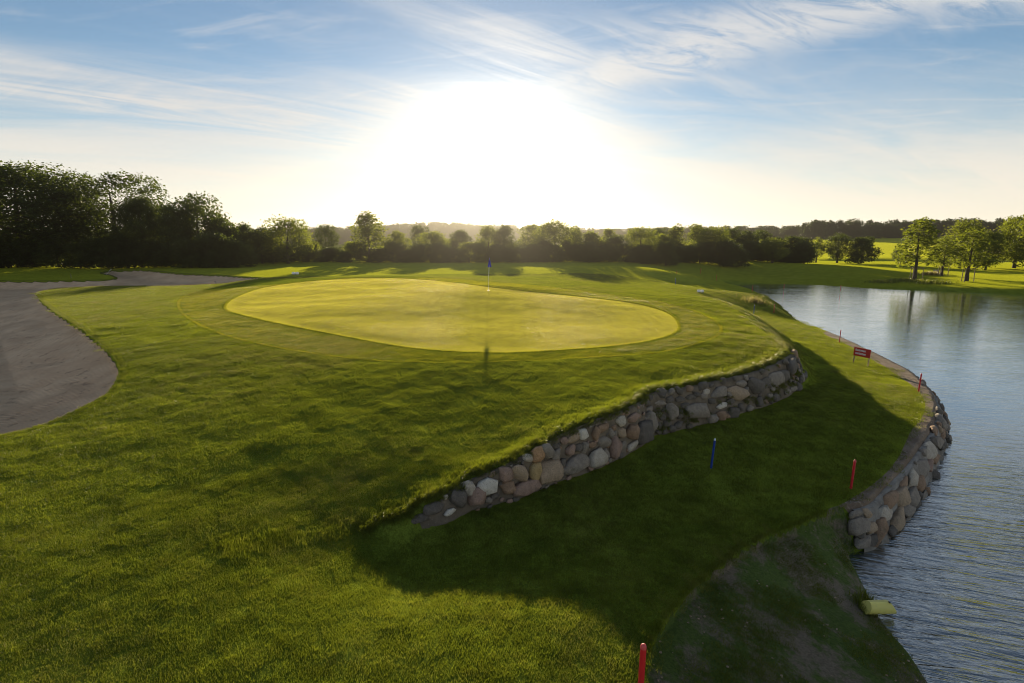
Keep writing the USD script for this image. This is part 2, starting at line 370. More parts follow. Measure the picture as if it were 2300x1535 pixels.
# one fan-shaped grid round the viewpoint: fine where the picture looks, coarse behind
_ang = np.radians(np.r_[np.arange(-52, 52.01, 0.22), np.arange(56, 308, 6.0)])
_rad = np.r_[0.4, 1.5, np.exp(np.arange(math.log(2.6), math.log(140), 0.0105)), np.exp(np.arange(math.log(141), math.log(1650), 0.035))]
NA, NR = len(_ang), len(_rad)
G = np.stack([np.outer(_rad, np.sin(_ang)), np.outer(_rad, np.cos(_ang))], -1).reshape(-1, 2)
GZ = terrain(G)
_i, _j = np.meshgrid(np.arange(NR - 1), np.arange(NA), indexing='ij')
_a, _b, _c, _d = _i * NA + _j, _i * NA + (_j + 1) % NA, (_i + 1) * NA + (_j + 1) % NA, (_i + 1) * NA + _j
GF = np.stack([_a, _d, _c, _a, _c, _b], -1).reshape(-1, 3)
GV = np.column_stack([G, GZ])


def vertex_normals(v, f):
    n, fn = np.zeros_like(v), np.cross(v[f[:, 1]] - v[f[:, 0]], v[f[:, 2]] - v[f[:, 0]])
    for k in range(3):
        for c in range(3):
            n[:, c] += np.bincount(f[:, k], fn[:, c], len(v))
    return n / np.maximum(np.linalg.norm(n, axis=1, keepdims=True), 1e-12)


GN = vertex_normals(GV, GF)


def clip(v, f, s):
    """Cuts a triangle mesh along s = 0. v: vertex rows (any columns). Returns the (v, f) with s < 0, the (v, f) with s > 0 and the cut's segments as points of v rows."""
    neg = s[f] < 0
    n = neg.sum(1)
    keep_in, keep_out, mixed = [f[n == 3]], [f[n == 0]], f[(n > 0) & (n < 3)]
    nm = neg[(n > 0) & (n < 3)]
    one = nm.sum(1) == 1
    lone = np.where(one, nm.argmax(1), (~nm).argmax(1))
    r = np.arange(len(mixed))
    a, b, c = mixed[r, lone], mixed[r, (lone + 1) % 3], mixed[r, (lone + 2) % 3]
    e = np.vstack([np.stack([a, b], 1), np.stack([a, c], 1)])
    key = np.sort(e, 1)
    u, inv = np.unique(key, axis=0, return_inverse=True)
    inv = inv.ravel()
    t = s[u[:, 0]] / (s[u[:, 0]] - s[u[:, 1]])
    nv = v[u[:, 0]] + t[:, None] * (v[u[:, 1]] - v[u[:, 0]])
    m = len(mixed)
    ab, ac = len(v) + inv[:m], len(v) + inv[m:]
    tip = np.stack([a, ab, ac], 1)
    rest = np.vstack([np.stack([ab, b, c], 1), np.stack([ab, c, ac], 1)])
    one2 = np.r_[one, one]
    keep_in += [tip[one], rest[~one2]]
    keep_out += [tip[~one], rest[one2]]
    V = np.vstack([v, nv])
    seg = np.where(one[:, None], np.stack([ac, ab], 1), np.stack([ab, ac], 1))

    def tidy(fs):
        fs = np.vstack(fs)
        used = np.unique(fs)
        back = np.zeros(len(V), int)
        back[used] = np.arange(len(used))
        return V[used], back[fs]
    return tidy(keep_in), tidy(keep_out), V[seg]


def skirt(seg, down):
    """A vertical strip below the cut."""
    p = seg[:, :, :3]
    v = np.concatenate([p[:, 0], p[:, 1], p[:, 1] - [0, 0, down], p[:, 0] - [0, 0, down]])
    n = len(p)
    i = np.arange(n)
    return v, np.vstack([np.stack([i, n + i, 2 * n + i], 1), np.stack([i, 2 * n + i, 3 * n + i], 1)])


def sheet(name, vf, material, dz=0.0, kind='structure', extra=None, parent='/World', label=None, category=None):
    v, f = vf
    p, n = v[:, :3] + [0, 0, dz], v[:, 3:6]
    n = n / np.maximum(np.linalg.norm(n, axis=1, keepdims=True), 1e-9)
    if extra is not None:
        ev, ef = extra
        k = np.arange(len(ef) * 3)
        en = np.repeat(np.cross(ev[ef[:, 1]] - ev[ef[:, 0]], ev[ef[:, 2]] - ev[ef[:, 0]]), 3, 0)
        en = en / np.maximum(np.linalg.norm(en, axis=1, keepdims=True), 1e-9)
        f = np.vstack([f, k.reshape(-1, 3) + len(p)])
        p, n = np.vstack([p, ev[ef].reshape(-1, 3)]), np.vstack([n, en])
    return tag(obj(name, (p, f), material, parent, normals=n), label, category, kind=kind)


COLS = np.column_stack([GV, GN])


def curve_field(curve, v, closed=True):
    return sd_closed(curve, v[:, :2])


(_green, _rest, _sg) = clip(COLS, GF, curve_field(GREEN, COLS))
(_fringe, _rest, _sf) = clip(*_rest, curve_field(FRINGE, _rest[0]))
(_sand, _rest, _ss) = clip(*_rest, curve_field(BUNKER1, _rest[0]))
(_fsand, _rest, _sfs) = clip(*_rest, curve_field(FAR_BUNKER, _rest[0]))
_bankp = np.vstack([LIP, SHORE_NEAR[:, :2] + [1.5, -.5], pz((1960, 1260, 0))[:, :2], pz((1880, 1195, .3))[:, :2]])
(_bank, _rest, _sb) = clip(*_rest, curve_field(dense(_bankp, .1, closed=True, spline=False), _rest[0]))
_pathp = dense(np.vstack([PATH_IN[:, :2], (SHORE_QUAY[::-1][:, :2] + [1.2, -.3]), pz((1880, 1195, .3))[:, :2]]), .15, closed=True, spline=False)
(_path, _rest, _sp) = clip(*_rest, curve_field(_pathp, _rest[0]))

# ------------------------------------------------------------------ ground materials
def world_pos(g):
    return g.node("geometry", "position", name="geo")


def grass_material(name, dark, light, dry, fine=26.0, sheen=0.6, sheen_tint=(.75, .75, .2), bump=0.6, stripes=None, dryness=(.58, .74)):
    g = Graph()
    p = world_pos(g)
    big = g.noise(p, 0.13, 3, .55)
    mid = g.noise(p, 0.9, 4, .6)
    fin = g.noise(p, fine, 3, .7)
    c = g.mix(g.range(mid, .34, .66), dark, light)
    c = g.mix(g.math("multiply", g.range(g.math("add", g.math("multiply", big, .6), g.math("multiply", mid, .4)), *dryness), .75), c, dry)
    c = g.mix(g.range(fin, .25, .75), g.mix(1.0, c, (.55, .6, .5), "multiply"), g.mix(1.0, c, (1.35, 1.3, 1.2), "multiply"))
    h = g.math("add", g.math("multiply", fin, .7), g.math("multiply", g.noise(p, fine * 3.1, 2, .6), .4))
    n = g.node("bump", "normal", height=h, strength=bump, distance=0.03)
    s = g.node("principled_bsdf", "BSDF", base_color=c, roughness=.9, specular_ior_level=.0, normal=n, sheen_weight=sheen, sheen_roughness=.45, sheen_tint=sheen_tint)
    g.build(name, surface=s)


grass_material('turf', (.070, .105, .015), (.105, .145, .022), (.13, .14, .04), sheen=.22, sheen_tint=(.7, .72, .03))
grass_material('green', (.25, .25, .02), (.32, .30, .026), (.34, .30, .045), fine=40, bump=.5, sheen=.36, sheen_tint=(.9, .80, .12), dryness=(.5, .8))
grass_material('fringe', (.10, .13, .012), (.14, .165, .018), (.18, .17, .026), fine=34, bump=.7, sheen=.06, sheen_tint=(.62, .75, .03))


def soil_material(name, a, b, c, scale, bump, rough=.95, dist=.05):
    g = Graph()
    p = world_pos(g)
    col = g.mix(g.range(g.noise(p, scale * .12, 4, .6), .35, .65), a, b)
    col = g.mix(g.range(g.noise(p, scale, 4, .7), .55, .75), col, c)
    h = g.math("add", g.noise(p, scale, 5, .65), g.math("multiply", g.noise(p, scale * .2, 3, .5), 1.2))
    n = g.node("bump", "normal", height=h, strength=bump, distance=dist)
    g.build(name, surface=g.node("principled_bsdf", "BSDF", base_color=col, roughness=rough, specular_ior_level=.2, normal=n))




def sand_material():
    g = Graph()
    p = world_pos(g)
    big = g.noise(p, .5, 4, .6)
    fin = g.noise(p, 45, 3, .7)
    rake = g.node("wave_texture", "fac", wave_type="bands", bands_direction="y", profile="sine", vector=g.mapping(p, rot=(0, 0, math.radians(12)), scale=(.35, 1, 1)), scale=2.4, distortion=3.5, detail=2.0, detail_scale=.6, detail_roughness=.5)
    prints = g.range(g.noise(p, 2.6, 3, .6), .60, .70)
    c = g.mix(g.range(big, .35, .65), (.62, .43, .27), (.72, .52, .335))
    c = g.mix(g.range(fin, .3, .8), g.mix(1.0, c, (.78, .77, .76), "multiply"), c)
    c = g.mix(1.0, c, g.mix(rake, (.80, .79, .78), (1.06, 1.06, 1.06)), "multiply")  # furrow shade painted into the sand colour; the bump alone hardly shows
    c = g.mix(g.math("multiply", prints, .5), c, (.30, .215, .14))  # hollows of the prints painted darker as well
    h = g.math("add", g.math("add", g.math("multiply", rake, .35), g.math("multiply", fin, .28)), g.math("multiply", prints, -.8))
    n = g.node("bump", "normal", height=h, strength=1.0, distance=.11)
    g.build('sand', surface=g.node("principled_bsdf", "BSDF", base_color=c, roughness=.95, specular_ior_level=.2, normal=n))


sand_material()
soil_material('dirt', (.13, .095, .068), (.19, .145, .105), (.26, .22, .18), 9, .9)
soil_material('lip_shade_soil', (.035, .035, .014), (.05, .055, .018), (.06, .045, .025), 12, .8)  # soil darkened to paint in the shade under the bunker's turf edge


def bank_material():
    g = Graph()
    p = world_pos(g)
    grass = g.mix(g.range(g.noise(p, 22, 3, .7), .3, .7), (.040, .070, .010), (.080, .120, .020))
    earth = g.mix(g.range(g.noise(p, 30, 4, .7), .3, .7), (.11, .088, .06), (.20, .165, .12))
    m = g.range(g.math("add", g.math("multiply", g.noise(p, 1.1, 4, .65), .75), g.math("multiply", g.noise(p, 9, 3, .7), .25)), .46, .60)
    n = g.node("bump", "normal", height=g.noise(p, 28, 5, .7), strength=.9, distance=.05)
    g.build('bank', surface=g.node("principled_bsdf", "BSDF", base_color=g.mix(m, grass, earth), roughness=.95, specular_ior_level=.2, normal=n))


bank_material()


def water_material():
    g = Graph()
    p = world_pos(g)
    flat = g.mapping(p, rot=(0, 0, math.radians(17)))
    ripples = g.noise(g.mapping(flat, scale=(.55, 3.4, 1)), 1.35, 2.5, .5, .9)
    small = g.noise(g.mapping(flat, scale=(1.6, 6.0, 1)), 2.4, 3, .6, .5)
    swell = g.noise(g.mapping(flat, scale=(.4, .9, 1)), .35, 2, .5)
    h = g.math("add", g.math("multiply", ripples, 1.0), g.math("multiply", small, .25))
    h = g.math("multiply", h, g.range(swell, .25, .7, .6, 1.0))
    sep = g.node("separate_xyz", "y", name="wsep", vector=p)
    calm = g.range(sep, 84, 45, .75, 1.0)               # the far end lies in the lee of its bank
    far = g.range(sep, 6, 22, 1.0, .13)
    n = g.node("bump", "normal", height=g.math("multiply", g.math("multiply", h, far), calm), strength=1.0, distance=.115)
    body = g.node("principled_bsdf", "BSDF", base_color=(.022, .034, .036), roughness=.03, ior=2.8, specular_ior_level=.5, normal=n)
    skin = g.node("glossy_bsdf", "BSDF", color=(.92, .95, .96), roughness=.05, normal=n)
    g.build('water', surface=g.node("mix_closure", "closure", fac=g.node("fresnel", "fac", IOR=1.9), closure1=body, closure2=skin))


water_material()
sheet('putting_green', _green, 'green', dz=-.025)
sheet('fringe', _fringe, 'fringe', extra=skirt(_sg, .06))
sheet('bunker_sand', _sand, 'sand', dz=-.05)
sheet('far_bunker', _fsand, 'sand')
sheet('bank', _bank, 'bank')
sheet('dirt_path', _path, 'dirt')
sheet('ground', _rest, 'turf')
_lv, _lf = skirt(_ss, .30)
tag(obj('bunker_lip', (_lv, _lf), 'lip_shade_soil'), kind='structure')
_wp = np.array(SHORE)
_c = np.array([[-2, -20], [145, -20], [145, 100], [-2, 100]], float)
tag(obj('pond', (np.column_stack([_c, np.zeros(4)]), np.array([[0, 1, 2, 3]])), 'water'), kind='structure')
_c = np.array([[70, 130], [260, 130], [260, 190], [70, 190]], float)
tag(obj('far_pond', (np.column_stack([_c, np.full(4, .55)]), np.array([[0, 1, 2, 3]])), 'water'), kind='structure')

# ------------------------------------------------------------------ trees
def leaf_material(name, a, b, trans, tw=.42):
    g = Graph()
    r = g.node("object_info", "random")
    isl = g.node("geometry", "random_per_island", name="geo")
    c = g.mix(r, a, b)
    c = g.mix(isl, g.mix(1.0, c, (.7, .75, .7), "multiply"), g.mix(1.0, c, (1.3, 1.25, 1.2), "multiply"))
    t = g.mix(isl, g.mix(1.0, trans, (.8, .85, .8), "multiply"), g.mix(1.0, trans, (1.2, 1.15, 1.1), "multiply"))
    d = g.node("principled_bsdf", "BSDF", base_color=c, roughness=.6, specular_ior_level=.25)
    tr = g.node("translucent_bsdf", "BSDF", color=t)
    g.build(name, surface=g.node("mix_closure", "closure", fac=tw, closure1=d, closure2=tr))


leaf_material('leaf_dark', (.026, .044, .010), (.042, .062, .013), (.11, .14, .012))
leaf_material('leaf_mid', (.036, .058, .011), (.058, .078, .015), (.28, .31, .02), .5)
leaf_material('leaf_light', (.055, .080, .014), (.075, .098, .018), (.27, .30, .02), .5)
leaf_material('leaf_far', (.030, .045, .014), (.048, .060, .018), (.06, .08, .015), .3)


def bark_material():
    g = Graph()
    p = g.node("texture_coordinate", "object")
    n = g.noise(g.mapping(p, scale=(6, 6, 1.2)), 3, 4, .6)
    c = g.mix(g.range(n, .3, .7), (.035, .028, .02), (.09, .075, .055))
    b = g.node("bump", "normal", height=n, strength=.8, distance=.05)
    g.build('bark', surface=g.node("principled_bsdf", "BSDF", base_color=c, roughness=.95, specular_ior_level=.1, normal=b))


bark_material()


def tube_mesh(pts, radii, sides=6):
    pts, radii = np.asarray(pts, float), np.asarray(radii, float)
    t = np.gradient(pts, axis=0)
    t /= np.linalg.norm(t, axis=1, keepdims=True) + 1e-9
    ref = np.where(np.abs(t[:, 2:]) < .9, [0, 0, 1.0], [1.0, 0, 0])
    a = np.cross(t, ref)
    a /= np.linalg.norm(a, axis=1, keepdims=True) + 1e-9
    b = np.cross(t, a)
    th = np.arange(sides) * 2 * np.pi / sides
    v = pts[:, None] + radii[:, None, None] * (np.cos(th)[None, :, None] * a[:, None] + np.sin(th)[None, :, None] * b[:, None])
    i, j = np.meshgrid(np.arange(len(pts) - 1), np.arange(sides), indexing='ij')
    q = np.stack([i * sides + j, i * sides + (j + 1) % sides, (i + 1) * sides + (j + 1) % sides, (i + 1) * sides + j], -1).reshape(-1, 4)
    f = np.vstack([q[:, [0, 2, 1]], q[:, [0, 3, 2]]])
    c0, c1 = len(v.reshape(-1, 3)), len(v.reshape(-1, 3)) + 1
    V = np.vstack([v.reshape(-1, 3), pts[:1], pts[-1:]])
    k = np.arange(sides)
    e = (len(pts) - 1) * sides
    f = np.vstack([f, np.stack([k, (k + 1) % sides, np.full(sides, c0)], 1), np.stack([e + (k + 1) % sides, e + k, np.full(sides, c1)], 1)])
    return V, f


def join(parts):
    vs, fs, n = [], [], 0
    for v, f in parts:
        vs.append(np.asarray(v, float))
        fs.append(np.asarray(f, int) + n)
        n += len(v)
    return np.vstack(vs), np.vstack(fs)


def leaves(rng, pts, size, droop=0.0):
    """One folded rhombic leaf spray at each point."""
    n = len(pts)
    d = rng.normal(size=(n, 3))
    d[:, 2] = d[:, 2] * .6 - droop
    d /= np.linalg.norm(d, axis=1, keepdims=True)
    s = np.cross(d, rng.normal(size=(n, 3)))
    s /= np.linalg.norm(s, axis=1, keepdims=True) + 1e-9
    u = np.cross(d, s)
    L = size * rng.uniform(.65, 1.35, (n, 1))
    W = L * rng.uniform(.28, .42, (n, 1))
    p0 = pts
    p1, p3 = pts + d * L * .5 + s * W + u * L * .08, pts + d * L * .5 - s * W + u * L * .08
    p2 = pts + d * L
    v = np.stack([p0, p1, p2, p3], 1).reshape(-1, 3)
    k = np.arange(n) * 4
    return v, np.vstack([np.stack([k, k + 1, k + 2], 1), np.stack([k, k + 2, k + 3], 1)])


def tree_meshes(seed, h, r, clear, kind, leaf, n_leaf):
    """(trunk with limbs, crown) of a tree of height h and crown radius r, free of branches below clear * h."""
    rng = np.random.default_rng(seed)
    base = clear * h
    lobes = []
    n = {'broad': 26, 'airy': 24, 'young': 34, 'bush': 22, 'wispy': 34, 'round': 20, 'grand': 60, 'lofty': 46}[kind]
    for k in range(n):
        f = (k + .5) / n
        ang = k * 2.4 + rng.normal() * .5
        if kind in ('broad', 'grand'):
            prof = math.sin(math.pi * min(1, .12 + .88 * f)) ** .55 if f > .02 else .5
        elif kind == 'round':
            prof = math.sqrt(max(0, 1 - (2 * f - 1) ** 2)) * .95 + .05
        elif kind == 'young':
            prof = (1 - .68 * f) * (.6 + .4 * min(1, f * 4))
        elif kind == 'wispy':
            prof = (1 - f) ** .6 * .85 + .15
        elif kind in ('airy', 'lofty'):
            prof = .35 + .65 * math.sin(math.pi * (.1 + .8 * f))
        else:
            prof = math.sqrt(max(0, 1 - (f * .95) ** 2.2))
        rad = r * prof * rng.uniform(.45, .85)
        z = base + (h - base) * (f * .90 + .05 + rng.normal() * .02)
        size = r * {'broad': .40, 'round': .42, 'young': .28, 'wispy': .36, 'airy': .30, 'bush': .38, 'grand': .27, 'lofty': .24}[kind] * rng.uniform(.7, 1.25)
        if kind in ('wispy', 'young', 'airy') and f > .75:
            size *= .75
        lobes.append((np.array([math.cos(ang) * rad, math.sin(ang) * rad, min(z, h - size * .55)]), size))
    trunk_top = h * (.82 if kind != 'bush' else .6)
    bend = rng.normal(size=2) * .03 * h
    zs = np.linspace(0, 1, 7)
    tp = np.stack([bend[0] * zs ** 2, bend[1] * zs ** 2, zs * trunk_top], 1)
    r0 = h * (.016 if kind in ('young', 'wispy') else .024)
    flare = np.array([1.45, 1.05, .95, .8, .6, .4, .15])
    parts = [tube_mesh(tp, r0 * flare, 8)]
    for c, s in lobes[::2] if kind != 'bush' else lobes[::4]:
        f = np.clip((c[2] - s * .8) / trunk_top * .75, clear * .9, .9)
        st = np.array([bend[0] * f * f, bend[1] * f * f, f * trunk_top])
        mid = (st + c) / 2 + [0, 0, -.06 * h * rng.uniform(.2, 1)]
        parts.append(tube_mesh([st, mid, c + [0, 0, s * .3]], [r0 * .42 * (1.1 - f), r0 * .26 * (1.1 - f), r0 * .06], 4))
    pts = []
    w = np.array([s ** 2 for _, s in lobes])
    for (c, s), m in zip(lobes, (w / w.sum() * n_leaf).astype(int)):
        d = rng.normal(size=(m, 3))
        d /= np.linalg.norm(d, axis=1, keepdims=True)
        rr = rng.uniform(.25, 1.0, (m, 1)) ** .45
        squash = np.array([1.1, 1.1, .85]) if kind not in ('wispy', 'young') else np.array([1.0, 1.0, 1.15])
        pts.append(c + d * rr * s * squash * rng.uniform(.85, 1.15, (m, 1)))
        tw = max(2, m // 26)                                # stray twigs break the outline
        d2 = rng.normal(size=(tw, 3))
        d2 /= np.linalg.norm(d2, axis=1, keepdims=True)
        d2[:, 2] = np.abs(d2[:, 2]) * .9 - .15
        for k in range(3):
            pts.append(c + d2 * s * (1.0 + .22 * k) + rng.normal(size=(tw, 3)) * leaf * .25)
    pts = np.vstack(pts)
    pts = pts[pts[:, 2] > .04 * h]
    return join(parts), leaves(rng, pts, leaf, .25)


_protos = {}


def proto_tree(kind, variant, mat):
    key = (kind, variant, mat)
    if key not in _protos:
        h, r, clear, leaf, n = {'broad': (10, 4.6, .16, .34, 7000), 'round': (9, 3.6, .14, .32, 6000), 'airy': (13, 5.0, .22, .32, 6000), 'young': (9, 2.6, .26, .27, 2700), 'bush': (7, 3.2, .02, .34, 6000), 'wispy': (9, 2.4, .10, .27, 4200), 'grand': (16, 8.2, .14, .31, 38000), 'lofty': (15, 7.5, .24, .30, 15000)}[kind]
        _protos[key] = (tree_meshes(1000 + 37 * variant + len(kind) * 101, h, r, clear, kind, leaf, n), h, r)
    return _protos[key]


_first = {}


def tree(px, py, top, width, kind, variant, mat, label, z=None, Y=None, name='tree', group=None, rot=None, category='tree'):
    """A tree whose foot stands at the pixel (px, py), whose top reaches the row top and whose crown is width pixels wide."""
    if Y is None:
        p = at(px, py, z)
        for _ in range(4):
            p = at(px, py, float(terrain(p[None, :2])[0]))
    else:
        p = at_depth(px, py, Y)
        p[2] = float(terrain(p[None, :2])[0])
    hgt = (at_depth(px, top, p[1])[2] - p[2]) 
    wid = abs(at_depth(px + width / 2, py, p[1])[0] - at_depth(px - width / 2, py, p[1])[0]) / 2
    (trunk, crown), h, r = proto_tree(kind, variant, mat)
    r_, h_ = np.percentile(np.abs(crown[0][:, :2]), 98.5), np.percentile(crown[0][:, 2], 99.7)
    sc = (wid / r_, wid / r_, hgt / h_)
    rot = (variant * 67 + px * 13) % 360 if rot is None else rot
    key = (kind, variant, mat)
    if key not in _first:
        t = thing(name, label, category, (p[0], p[1], p[2] - .05), rot, group, sc)
        obj('trunk', trunk, 'bark', t, smooth=40)
        obj('crown', crown, mat, t)
        _first[key] = t
    else:
        dup(_first[key], name, label, category, (p[0], p[1], p[2] - .05), rot, group, sc)
    return p


D, M_, L_ = 'leaf_dark', 'leaf_mid', 'leaf_light'
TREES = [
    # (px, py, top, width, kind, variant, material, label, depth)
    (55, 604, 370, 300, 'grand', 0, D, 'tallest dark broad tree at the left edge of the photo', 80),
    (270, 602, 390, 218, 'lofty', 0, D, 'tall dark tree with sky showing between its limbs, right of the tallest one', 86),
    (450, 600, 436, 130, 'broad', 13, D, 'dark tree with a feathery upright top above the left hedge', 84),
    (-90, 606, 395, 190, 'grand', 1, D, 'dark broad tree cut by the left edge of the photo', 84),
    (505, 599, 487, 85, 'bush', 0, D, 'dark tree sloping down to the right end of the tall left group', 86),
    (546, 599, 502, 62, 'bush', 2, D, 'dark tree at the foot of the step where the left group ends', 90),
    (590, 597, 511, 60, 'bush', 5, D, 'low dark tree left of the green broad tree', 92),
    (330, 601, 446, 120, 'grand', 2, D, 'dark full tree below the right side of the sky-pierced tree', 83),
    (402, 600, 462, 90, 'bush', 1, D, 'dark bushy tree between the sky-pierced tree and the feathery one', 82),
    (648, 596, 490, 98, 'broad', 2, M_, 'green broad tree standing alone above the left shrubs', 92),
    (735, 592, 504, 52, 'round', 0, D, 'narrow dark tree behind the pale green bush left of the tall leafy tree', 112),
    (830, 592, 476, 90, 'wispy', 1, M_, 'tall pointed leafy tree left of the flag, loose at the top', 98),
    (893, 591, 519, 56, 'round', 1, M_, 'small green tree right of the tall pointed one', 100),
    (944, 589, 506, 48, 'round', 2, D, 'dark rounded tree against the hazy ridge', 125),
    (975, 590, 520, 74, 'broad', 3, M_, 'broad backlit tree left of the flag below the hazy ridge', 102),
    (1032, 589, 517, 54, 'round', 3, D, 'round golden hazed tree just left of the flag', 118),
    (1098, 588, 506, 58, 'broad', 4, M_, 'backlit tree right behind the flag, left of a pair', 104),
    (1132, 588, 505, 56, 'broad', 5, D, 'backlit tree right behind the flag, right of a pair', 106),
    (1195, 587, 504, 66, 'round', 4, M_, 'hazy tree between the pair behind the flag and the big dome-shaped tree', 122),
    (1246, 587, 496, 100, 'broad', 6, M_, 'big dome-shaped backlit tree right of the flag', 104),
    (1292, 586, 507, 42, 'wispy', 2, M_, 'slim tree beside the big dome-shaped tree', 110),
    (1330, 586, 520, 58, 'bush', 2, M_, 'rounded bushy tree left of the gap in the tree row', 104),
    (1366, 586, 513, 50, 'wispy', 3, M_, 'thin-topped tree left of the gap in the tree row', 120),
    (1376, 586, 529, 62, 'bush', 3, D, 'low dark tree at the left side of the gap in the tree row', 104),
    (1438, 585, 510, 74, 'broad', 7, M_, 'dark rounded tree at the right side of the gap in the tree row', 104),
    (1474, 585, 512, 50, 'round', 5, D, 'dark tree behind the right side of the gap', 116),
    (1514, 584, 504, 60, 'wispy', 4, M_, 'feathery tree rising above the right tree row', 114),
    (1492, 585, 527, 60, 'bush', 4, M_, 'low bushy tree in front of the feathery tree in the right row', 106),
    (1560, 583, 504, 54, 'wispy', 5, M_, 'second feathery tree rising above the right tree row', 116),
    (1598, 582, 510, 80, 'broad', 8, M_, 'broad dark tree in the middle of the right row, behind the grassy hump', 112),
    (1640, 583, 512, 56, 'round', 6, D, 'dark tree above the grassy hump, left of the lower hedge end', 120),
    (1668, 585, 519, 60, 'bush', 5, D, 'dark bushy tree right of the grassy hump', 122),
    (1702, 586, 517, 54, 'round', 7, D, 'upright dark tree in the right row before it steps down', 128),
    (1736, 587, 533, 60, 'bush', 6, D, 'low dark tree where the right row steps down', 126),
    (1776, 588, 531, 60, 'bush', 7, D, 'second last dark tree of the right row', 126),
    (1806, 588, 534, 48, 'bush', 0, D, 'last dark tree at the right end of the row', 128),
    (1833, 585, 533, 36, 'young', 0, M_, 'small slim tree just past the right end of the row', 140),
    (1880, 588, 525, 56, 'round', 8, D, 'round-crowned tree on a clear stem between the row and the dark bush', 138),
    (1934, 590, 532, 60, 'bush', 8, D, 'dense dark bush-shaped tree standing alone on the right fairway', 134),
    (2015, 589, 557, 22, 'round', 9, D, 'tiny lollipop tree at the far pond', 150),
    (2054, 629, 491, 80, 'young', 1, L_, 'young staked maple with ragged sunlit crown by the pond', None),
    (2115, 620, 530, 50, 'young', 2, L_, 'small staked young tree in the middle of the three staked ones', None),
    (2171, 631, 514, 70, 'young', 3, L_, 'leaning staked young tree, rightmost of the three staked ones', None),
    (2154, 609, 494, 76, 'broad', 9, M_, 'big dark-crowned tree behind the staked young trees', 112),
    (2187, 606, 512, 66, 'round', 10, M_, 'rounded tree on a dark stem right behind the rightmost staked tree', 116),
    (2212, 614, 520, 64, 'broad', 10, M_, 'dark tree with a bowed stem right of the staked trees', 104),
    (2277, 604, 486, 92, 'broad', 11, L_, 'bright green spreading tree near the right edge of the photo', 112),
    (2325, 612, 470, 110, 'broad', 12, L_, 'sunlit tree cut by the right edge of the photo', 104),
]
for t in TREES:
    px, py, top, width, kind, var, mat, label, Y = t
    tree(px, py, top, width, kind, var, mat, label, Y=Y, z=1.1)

# the shrubs of the understorey, too alike to tell apart one by one
_rng = np.random.default_rng(5)
for i in range(17):
    px = -40 + i * 36 + _rng.uniform(-8, 8)
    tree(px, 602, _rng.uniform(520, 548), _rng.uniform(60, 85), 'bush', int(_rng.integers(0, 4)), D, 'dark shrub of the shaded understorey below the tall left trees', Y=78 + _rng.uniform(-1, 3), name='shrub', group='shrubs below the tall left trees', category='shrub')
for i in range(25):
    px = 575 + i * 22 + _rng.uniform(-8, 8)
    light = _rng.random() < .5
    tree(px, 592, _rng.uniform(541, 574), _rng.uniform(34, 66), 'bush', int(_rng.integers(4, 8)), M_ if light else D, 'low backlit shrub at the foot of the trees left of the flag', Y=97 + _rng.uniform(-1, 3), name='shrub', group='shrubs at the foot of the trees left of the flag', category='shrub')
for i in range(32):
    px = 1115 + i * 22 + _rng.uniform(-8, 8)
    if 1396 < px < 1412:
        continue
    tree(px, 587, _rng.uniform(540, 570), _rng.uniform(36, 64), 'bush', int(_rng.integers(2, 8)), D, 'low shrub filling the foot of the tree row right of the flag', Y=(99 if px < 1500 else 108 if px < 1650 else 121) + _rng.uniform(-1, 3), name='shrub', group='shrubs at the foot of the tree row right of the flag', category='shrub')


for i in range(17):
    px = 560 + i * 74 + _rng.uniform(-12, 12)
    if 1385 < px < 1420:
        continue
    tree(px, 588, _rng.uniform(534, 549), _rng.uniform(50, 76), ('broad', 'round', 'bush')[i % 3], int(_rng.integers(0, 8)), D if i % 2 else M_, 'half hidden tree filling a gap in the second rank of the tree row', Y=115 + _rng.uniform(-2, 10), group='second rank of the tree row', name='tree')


def far_wood(name, label, spots, seed, kinds, hscale):
    """A wood so far off that it reads as one mass."""
    rng = np.random.default_rng(seed)
    pi = UsdGeom.PointInstancer.Define(stage, path_for(name))
    base = str(pi.GetPath())
    targets = []
    for k, kd in enumerate(kinds):
        tr, cr = tree_meshes(7000 + k + seed, 10, {'wispy': 2.6, 'bush': 4.2, 'round': 4.4}[kd], .05, kd, .9, 900)
        p = obj(f'{kd}_crown', cr, 'leaf_far', base)
        targets.append(p.GetPath())
    pos = np.asarray(spots, float)
    z = terrain(pos)
    n = len(pos)
    pi.CreatePrototypesRel().SetTargets(targets)
    pi.CreateProtoIndicesAttr(Vt.IntArray.FromNumpy(rng.integers(0, len(kinds), n).astype(np.int32)))
    pi.CreatePositionsAttr(Vt.Vec3fArray.FromNumpy(np.column_stack([pos, z - .5]).astype(np.float32)))
    a = rng.uniform(0, 2 * np.pi, n)
    q = np.zeros((n, 4))
    q[:, 2], q[:, 3] = np.sin(a / 2), np.cos(a / 2)
    pi.CreateOrientationsAttr(Vt.QuathArray.FromNumpy(q.astype(np.float16)))
    s = rng.uniform(.75, 1.2, (n, 1)) * hscale * np.array([[1, 1, 1]])
    pi.CreateScalesAttr(Vt.Vec3fArray.FromNumpy(s.astype(np.float32)))
    tag(pi, label, 'wood', kind='stuff')


def scatter(x0, x1, y0, y1, n, seed):
    rng = np.random.default_rng(seed)
    return np.column_stack([rng.uniform(x0, x1, n), rng.uniform(y0, y1, n)])


